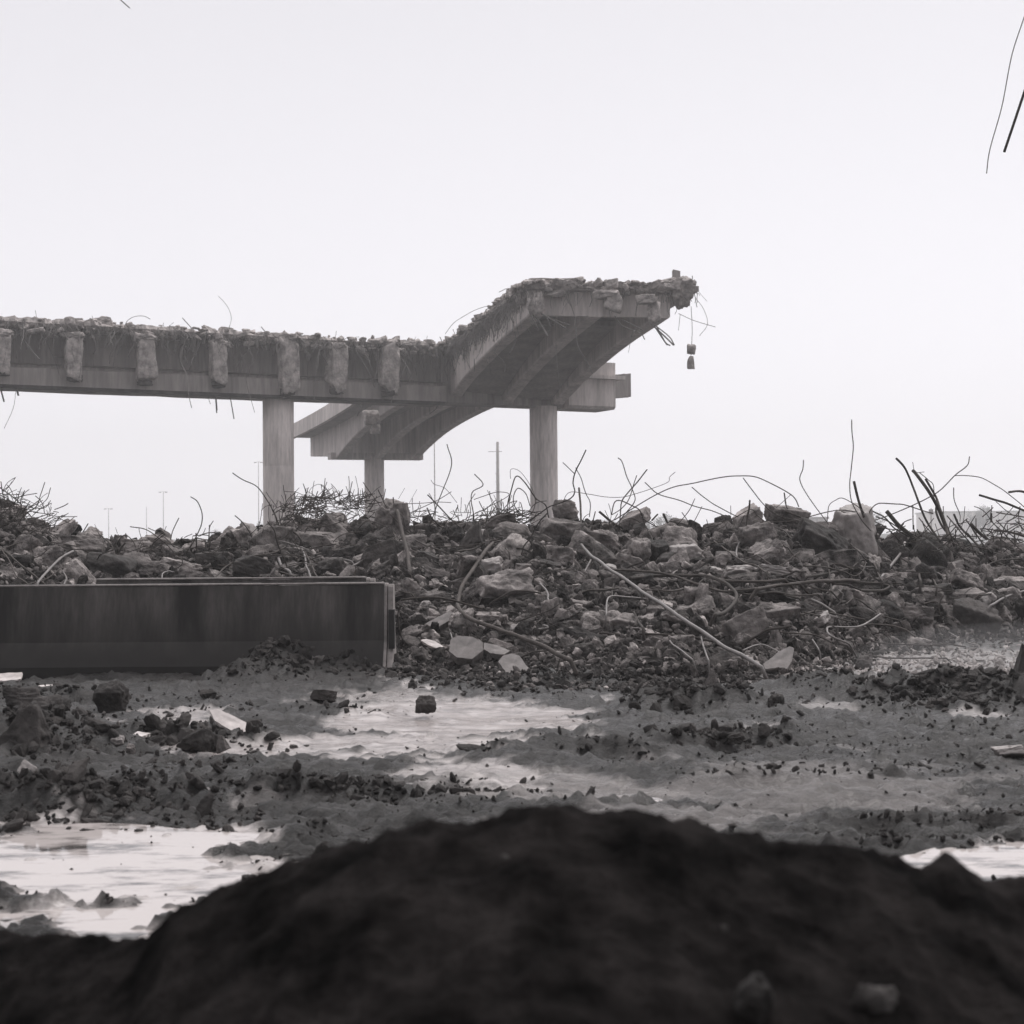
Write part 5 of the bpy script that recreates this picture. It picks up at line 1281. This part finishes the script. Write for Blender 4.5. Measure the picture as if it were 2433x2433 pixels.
for k in range(70):
    strand(pt(Yn0 - .05, rs.uniform(-3.2, 4.3), ztop(60) - rs.uniform(.15, .35)), rs.lognormal(math.log(.55), .4), .35, rs.uniform(.008, .016), 2000 + k)
for k in range(90):
    s = rs.uniform(-38, -3.9)
    st = rs.uniform(0, 6.28); a = P0 + bdir * s - bn * 1.0 + np.array([0, 0, 11.35])
    strand(a, rs.uniform(.25, .6), -.28 if rs.rand() < .5 else .1, .012, 3000 + k)
o = hang.build("torn_rebar", M_wire, bridge); o['kind'] = 'stuff'
# individually traced hanging bars: (px points, width px, depth)
HB = [([(40, 790), (38, 850), (30, 880)], 2.4, 67), ([(48, 775), (60, 800), (54, 838)], 2, 67), ([(68, 800), (60, 840), (45, 870)], 2.2, 67), ([(72, 800), (100, 832), (130, 848), (160, 848)], 2.2, 67),
      ([(440, 800), (400, 790), (370, 830)], 2, 69), ([(405, 795), (430, 815), (465, 840)], 2.2, 69), ([(480, 790), (498, 842)], 1.8, 70), ([(530, 830), (540, 900), (556, 995)], 2.6, 70), ([(505, 915), (512, 945), (515, 981)], 3, 70), ([(520, 910), (514, 940), (516, 975)], 2.6, 70),
      ([(500, 920), (496, 945), (500, 960)], 1.4, 70), ([(433, 755), (460, 785)], 2.2, 70), ([(620, 776), (640, 800)], 2.2, 71), ([(600, 850), (585, 900), (605, 980)], 1.2, 70), ([(735, 850), (790, 815)], 4.5, 73), ([(718, 920), (700, 940)], 1.6, 72), ([(676, 925), (674, 948)], 3, 71),
      ([(858, 962), (849, 988)], 2, 78), ([(1045, 800), (1060, 830), (1095, 868)], 2, 76), ([(915, 830), (895, 850), (888, 860)], 2.2, 75), ([(918, 828), (950, 910), (950, 965)], 1.8, 75), ([(1030, 895), (1040, 940), (1038, 968), (1020, 984)], 1.4, 76), ([(38, 880), (34, 960), (10, 1018)], 1.2, 67),
      ([(2, 925), (10, 955)], 4, 66), ([(40, 925), (44, 940)], 5, 66), ([(1225, 700), (1236, 740), (1262, 770)], 1.6, 63), ([(1222, 778), (1225, 810), (1210, 842)], 2, 63), ([(1200, 770), (1190, 810), (1175, 835)], 1.5, 65), ([(1175, 838), (1200, 865), (1198, 886)], 1.5, 66), ([(1127, 852), (1127, 882)], 2, 68),
      ([(1355, 720), (1367, 760), (1372, 820), (1395, 860), (1408, 888)], 1.8, 59.4), ([(1320, 770), (1322, 840), (1328, 920)], 1.0, 60), ([(1160, 740), (1150, 790), (1145, 840)], 1.3, 68),
      ([(1268, 745), (1285, 770), (1301, 797)], 5, 59.2), ([(1262, 748), (1280, 785)], 4, 59.1), ([(1285, 745), (1320, 765), (1343, 779)], 4, 59.2), ([(1290, 748), (1318, 760), (1352, 772)], 3, 59.2), ([(1300, 755), (1309, 778)], 3, 59.2),
      ([(1460, 750), (1480, 775), (1520, 790), (1532, 807)], 2.4, 59.4), ([(1480, 760), (1510, 775), (1528, 785)], 2.4, 59.4), ([(1545, 768), (1580, 800), (1600, 820)], 4, 59.2), ([(1550, 768), (1575, 806), (1585, 820)], 3, 59.2), ([(1555, 772), (1590, 800), (1602, 820)], 3, 59.2), ([(1560, 775), (1580, 812), (1592, 821)], 3, 59.2),
      ([(1507, 785), (1500, 800)], 5, 59.2), ([(1500, 800), (1493, 838)], 1, 59.3), ([(1612, 745), (1650, 762), (1700, 777)], 1.5, 59.8), ([(1650, 670), (1658, 690), (1680, 716)], 1.0, 60), ([(1654, 710), (1672, 735), (1681, 770), (1662, 798)], 1.2, 60),
      ([(1616, 748), (1612, 785)], 1.2, 60), ([(1000, 812), (1020, 835), (1060, 840)], 1.5, 76), ([(950, 820), (990, 840), (1035, 878)], 1.8, 76), ([(1645, 655), (1645, 672)], 2, 60)]
for pts, wpx, Y in HB:
    path = catmull([np.array(P(u, v, Y + .1 * math.sin(i * 2.0))) for i, (u, v) in enumerate(pts)], 5) - np.array(BI)
    V, Fc = tube(path, wpx * .5 / F * Y, 5)
    link("hanging_bar", mesh_np("hanging_bar", V, Fc), M_steell if wpx > 3.5 else M_wire, bridge)
# lumps dangling on strands
def dangling(name, top, chunks_, Y, label):
    root = bpy.data.objects.new(name, None); COL.objects.link(root); root.location = P(top[0], top[1], Y)
    off = np.array(root.location)
    pts = [top] + [(c[0], c[1] - c[3] / 2) for c in chunks_]
    V, Fc = tube(catmull([np.array(P(u, v, Y)) - off for u, v in [top, ((top[0] + chunks_[0][0]) / 2 + 2, (top[1] + chunks_[0][1]) / 2)] + [(c[0], c[1]) for c in chunks_]], 5), .013 * Y / 60, 5)
    link("wire", mesh_np("wire", V, Fc), M_wire, root)
    for k, (u, v, w_, h_) in enumerate(chunks_):
        V, Fc = rock(900 + int(u) + k, (w_ / F * Y, w_ / F * Y * .8, h_ / F * Y), 4, cuts=5, p=26, rough=.03, lo=.6, hi=.9)
        link("lump", mesh_np("lump", V + np.array(P(u, v, Y)) - off, Fc), M_break, root)
    tag(root, label, "hanging concrete", "concrete lumps dangling on wires")
dangling("hanging_lump", (1642, 728), [(1643, 829, 22, 26), (1640, 860, 15, 32)], 60.2, "two concrete lumps dangling on a thin wire below the broken right deck end")
dangling("hanging_lump", (876, 940), [(883, 992, 38, 34), (892, 1018, 24, 24)], 77.2, "concrete lumps dangling below the pier cap in front of the far span")

# ------------------------------------------------------------------ bars hanging in at the top corners
for k, (pts, wpx, Y, lab) in enumerate([([(2344, 412), (2352, 355), (2380, 255), (2398, 160), (2410, 110), (2440, 20), (2480, -120)], 2.4, 12, "long thin wire hanging down at the upper right against the sky"),
                                        ([(2386, 361), (2415, 275), (2440, 200), (2500, 20), (2540, -120)], 6.5, 12, "thick straight bar hanging down at the upper right picture edge"),
                                        ([(308, 19), (283, -4), (250, -40), (230, -90)], 2.2, 14, "short wire end hanging in at the upper left corner")]):
    V, Fc = tube(catmull([np.array(P(u, v, Y)) for u, v in pts], 6), wpx * .5 / F * Y, 8)
    tag(link("hanging_wire", mesh_np("hanging_wire", V, Fc), M_steel), lab, "hanging bar")

# ------------------------------------------------------------------ far things seen through the haze
def pole(name, u, vt, Y, wtop, wbot, label, cat, heads=True, group=None, n=10):
    root = bpy.data.objects.new(name, None); COL.objects.link(root)
    t = P(u, vt, Y); root.location = (t.x, Y, 0)
    V, Fc = sweep([[(r * math.cos(a), r * math.sin(a), z) for a in np.arange(n) / n * 6.2832] for z, r in ((-.5, wbot / 2), (t.z, wtop / 2))])
    link("pole", mesh_np("pole", V, Fc), M_pole, root)
    s = Y / F
    if heads:
        for sg in (-1, 1):
            V, Fc = rock(5, (6.5 * s, 3 * s, 2.4 * s), 2, cuts=3, rough=0)
            link("lamp_head", mesh_np("lamp_head", V + np.array([sg * 7.5 * s, 0, t.z - .2]), Fc), M_pole, root)
        V, Fc = tube(np.array([(-6 * s, 0, t.z - .1), (0, 0, t.z), (6 * s, 0, t.z - .1)]), .35 * s, 5)
        link("arm", mesh_np("arm", V, Fc), M_pole, root)
    return root
G_ = "tall twin headed street lamps fading into haze"
for u, vt, Y, lab in [(258, 1208, 560, "faintest, most distant twin headed street lamp, leftmost of three"), (388, 1168, 500, "middle twin headed street lamp between the faintest one and the left bridge column"), (614, 1097, 400, "tallest twin headed street lamp just left of the left bridge column")]:
    o = pole("street_lamp", u, vt, Y, 1.5 * Y / F, 2.2 * Y / F, lab, "street lamp")
    tag(o, lab, "street lamp", G_)
tag(pole("flag_pole", 348, 1204, 480, 1.2 * 480 / F, 2 * 480 / F, "", "", False), "plain slender pole between two hazy street lamps", "pole")
tag(pole("street_lamp", 1032, 1050, 300, 2.4 * 300 / F, 3.2 * 300 / F, "", "", False), "slender hazy mast rising behind the rubble left of the utility pole", "mast")
up = pole("utility_pole", 1182, 1050, 270, 6.5 * 270 / F, 10 * 270 / F, "", "", False)
s = 270 / F
for (v, hwid) in ((1073, 17), (1100, 5), (1125, 6), (1145, 6), (1165, 6)):
    zz = P(1182, v, 270).z
    V, Fc = tube(np.array([(-hwid * 1.3 * s if hwid > 9 else -hwid * s, 0, zz), (hwid * .6 * s, 0, zz)]), .7 * s, 5)
    link("cross_arm", mesh_np("cross_arm", V, Fc), M_pole, up)
tag(up, "hazy tapered utility pole with a crossarm, just left of the right bridge column", "utility pole")
def lantern(u, vt, vb, Y, lab):
    root = bpy.data.objects.new("post_lantern", None); COL.objects.link(root); t = P(u, vt, Y); root.location = (t.x, Y, 0); s = Y / F
    V, Fc = sweep([[(r * math.cos(a), r * math.sin(a), z) for a in np.arange(8) / 8 * 6.2832] for z, r in ((-.2, 1.6 * s), (t.z - 16 * s, 1.1 * s))]); link("post", mesh_np("post", V, Fc), M_steel, root)
    V, Fc = sweep([[(r * math.cos(a), r * math.sin(a), t.z + z * s) for a in np.arange(8) / 8 * 6.2832] for z, r in ((-18, 1.2 * s), (-12, 3.5 * s), (-6, 4.4 * s), (-4, 2 * s), (0, .4 * s))]); link("lamp_head", mesh_np("lamp_head", V, Fc), M_steel, root)
    tag(root, lab, "lantern", "small ornamental post lanterns")
lantern(299, 1266, 1300, 70, "small dark post lantern framed by the arched bar behind the barrier")
lantern(265, 1270, 1300, 90, "smaller post lantern just left of the arched bar")
# building at the right
def bld(u0, u1, vt, Y, dep, name, lab, mt):
    a, b_ = P(u0, vt, Y), P(u1, vt, Y)
    root = bpy.data.objects.new(name, None); COL.objects.link(root); root.location = (a.x, Y, 0)
    w_ = b_.x - a.x; h_ = (a.z + b_.z) / 2
    V, Fc = box((0, 0, -1), (w_, dep, h_)); mb = MB(); mb.add(V, Fc); mb.build("wall", mt, root, False)
    mb = MB(); mb.add(*box((-.4, -.4, h_ + .003), (w_ + .4, dep + .4, h_ + .5))); mb.build("roof", M_pole, root, False)
    k = 0
    mb = MB()
    for x in np.arange(1.5, w_ - 1.5, 3.2):
        mb.add(*box((x, -.06, .0), (x + .25, .02, h_ - .05)))
    mb.build("pilaster", M_pole, root, False)
    return tag(root, lab, "building")
bld(2232, 2700, 1216, 520, 30, "warehouse", "long low pale warehouse fading into the haze at the right edge", M_far)
bld(1925, 1965, 1233, 350, 10, "shed", "small hazy shed behind the crest left of the tall angular boulder", M_far)
bld(1385, 1520, 1247, 300, 12, "warehouse", "low hazy building behind the crest right of the right bridge column", M_far)
# sign mast and parked truck hints beside the warehouse
sg_ = pole("sign_post", 2212, 1208, 200, 3.5 * 200 / F, 3.5 * 200 / F, "", "", False)
V, Fc = box((-5 * 200 / F, -.1, P(2212, 1222, 200).z), (5 * 200 / F, .1, P(2212, 1210, 200).z)); mb = MB(); mb.add(V, Fc); mb.build("sign_board", M_pole, sg_, False)
tag(sg_, "hazy post with a small square board left of the warehouse", "sign post")
# far trees
def tree(u, vt, vb, wpx, Y, seed, lab):
    rs_ = np.random.RandomState(seed)
    root = bpy.data.objects.new("tree", None); COL.objects.link(root)
    c = P(u, vb, Y); root.location = (c.x, Y, 0)
    s = Y / F; hh = P(u, vt, Y).z; W = wpx * s
    mb = MB()
    mb.add(*tube(np.array([(0, 0, -.5), (.1, 0, hh * .35), (0, 0, hh * .6)]), np.array([.05, .035, .02]) * hh, 6))
    tips = []
    for k in range(16):
        a = rs_.uniform(0, 6.28); rr = rs_.uniform(.2, .5) * W
        tip = np.array([rr * math.cos(a), rr * math.sin(a) * .7, hh * rs_.uniform(.55, 1.0)])
        tip[2] = min(tip[2], hh * (1.02 - .35 * (rr / (W * .5)) ** 2))
        mb.add(*tube(catmull([np.array([0, 0, hh * rs_.uniform(.15, .5)]), tip * np.array([.5, .5, .8]), tip], 3), .012 * hh, 4)); tips.append(tip)
    mb.build("trunk", M_bark, root)
    n = 2600
    t_ = np.array(tips)[rs_.randint(0, len(tips), n)]
    c_ = t_ * np.array([1, 1, 1]) + rs_.normal(0, 1, (n, 3)) * np.array([W * .07, W * .07, hh * .055])
    c_[:, 2] = np.where(rs_.rand(n) < .3, c_[:, 2] * rs_.uniform(.4, .95, n), c_[:, 2])
    q = rs_.normal(0, 1, (n, 3, 3)) * .012 * max(hh, W * .5)
    V = (c_[:, None] + q).reshape(-1, 3)
    link("crown", mesh_np("crown", V, np.arange(n * 3).reshape(-1, 3), False), M_leaf, root)
    tag(root, lab, "tree", "distant trees in the haze")
for k, (u, vt, vb, w_, Y, lab) in enumerate([(525, 1258, 1290, 60, 330, "faint low tree left of the left bridge column"), (1583, 1219, 1268, 62, 300, "hazy tree seen behind the two dark bar stubs on the crest"), (1545, 1232, 1268, 50, 310, "hazy tree just left of the one behind the bar stubs"),
                                             (1440, 1236, 1262, 60, 340, "faint tree right of the right bridge column"), (1622, 1235, 1270, 46, 310, "smaller hazy tree right of the one behind the bar stubs"), (2338, 1200, 1260, 34, 400, "hazy tree above the roof of the long warehouse"),
                                             (2316, 1208, 1260, 34, 400, "lower tree clump above the warehouse roof, left of its taller neighbour"), (620, 1240, 1290, 30, 260, "faint tree beside the foot of the left bridge column"), (2070, 1215, 1262, 60, 420, "very faint tree behind the curved bars right of the tall boulder"), (2036,1212,1260,30,380,"faint narrow tree just right of the tall angular boulder")]):
    tree(u, vt, vb, w_, Y, 40 + k, lab)
# far low bank that closes the view at the horizon
xs = np.linspace(-700, 700, 160)
R = []
for x_ in xs:
    h_ = 1.6 + .8 * float(fbm(np.array([[x_ * .02, 0, 3.0]]), 3, 5)[0])
    R.append([(x_, 520, -1), (x_, 522, max(h_, .5)), (x_, 540, max(h_ * .8, .4)), (x_, 560, -1)])
V, Fc = sweep(R)
tag(link("terrain", mesh_np("terrain", V, Fc), M_leaf), "low hazy bank on the horizon", None, None, "structure")

# ------------------------------------------------------------------ haze
hz = bpy.data.materials.new("haze")
hz.use_nodes = True
t = hz.node_tree; t.nodes.clear()
o_ = t.nodes.new("ShaderNodeOutputMaterial"); vs = t.nodes.new("ShaderNodeVolumePrincipled")
vs.inputs['Color'].default_value = (.985, .98, .99, 1)
vs.inputs['Density'].default_value = 0.0014
vs.inputs['Anisotropy'].default_value = .3
t.links.new(vs.outputs[0], o_.inputs['Volume'])
mb = MB(); mb.add(*box((-420, -25, -1.6), (420, 600, 45)))
hzo = mb.build("haze", hz, None, False)
tag(hzo, "thin pale rain haze over the whole site", None, None, "stuff")

# pale spray drifting over the foot of the pile at the right
ms = bpy.data.materials.new("mist"); ms.use_nodes = True
t = ms.node_tree; t.nodes.clear()
o_ = t.nodes.new("ShaderNodeOutputMaterial"); vs = t.nodes.new("ShaderNodeVolumePrincipled")
vs.inputs['Color'].default_value = (.97, .965, .975, 1); vs.inputs['Density'].default_value = 0.05
t.links.new(vs.outputs[0], o_.inputs['Volume'])
mb = MB()
D, Fc = ico(3)
for (u, v, rx, ry, rz) in ((2440, 1600, 1.6, 1.3, .34), (2500, 1590, 1.2, 1.0, .28),):
    c = G(u, v); mb.add(D * np.array([rx, ry, rz]) + np.array([c.x, c.y, .13]), Fc)
tag(mb.build("mist", ms), "pale spray drifting low over the foot of the pile at the right edge", None, None, "stuff")
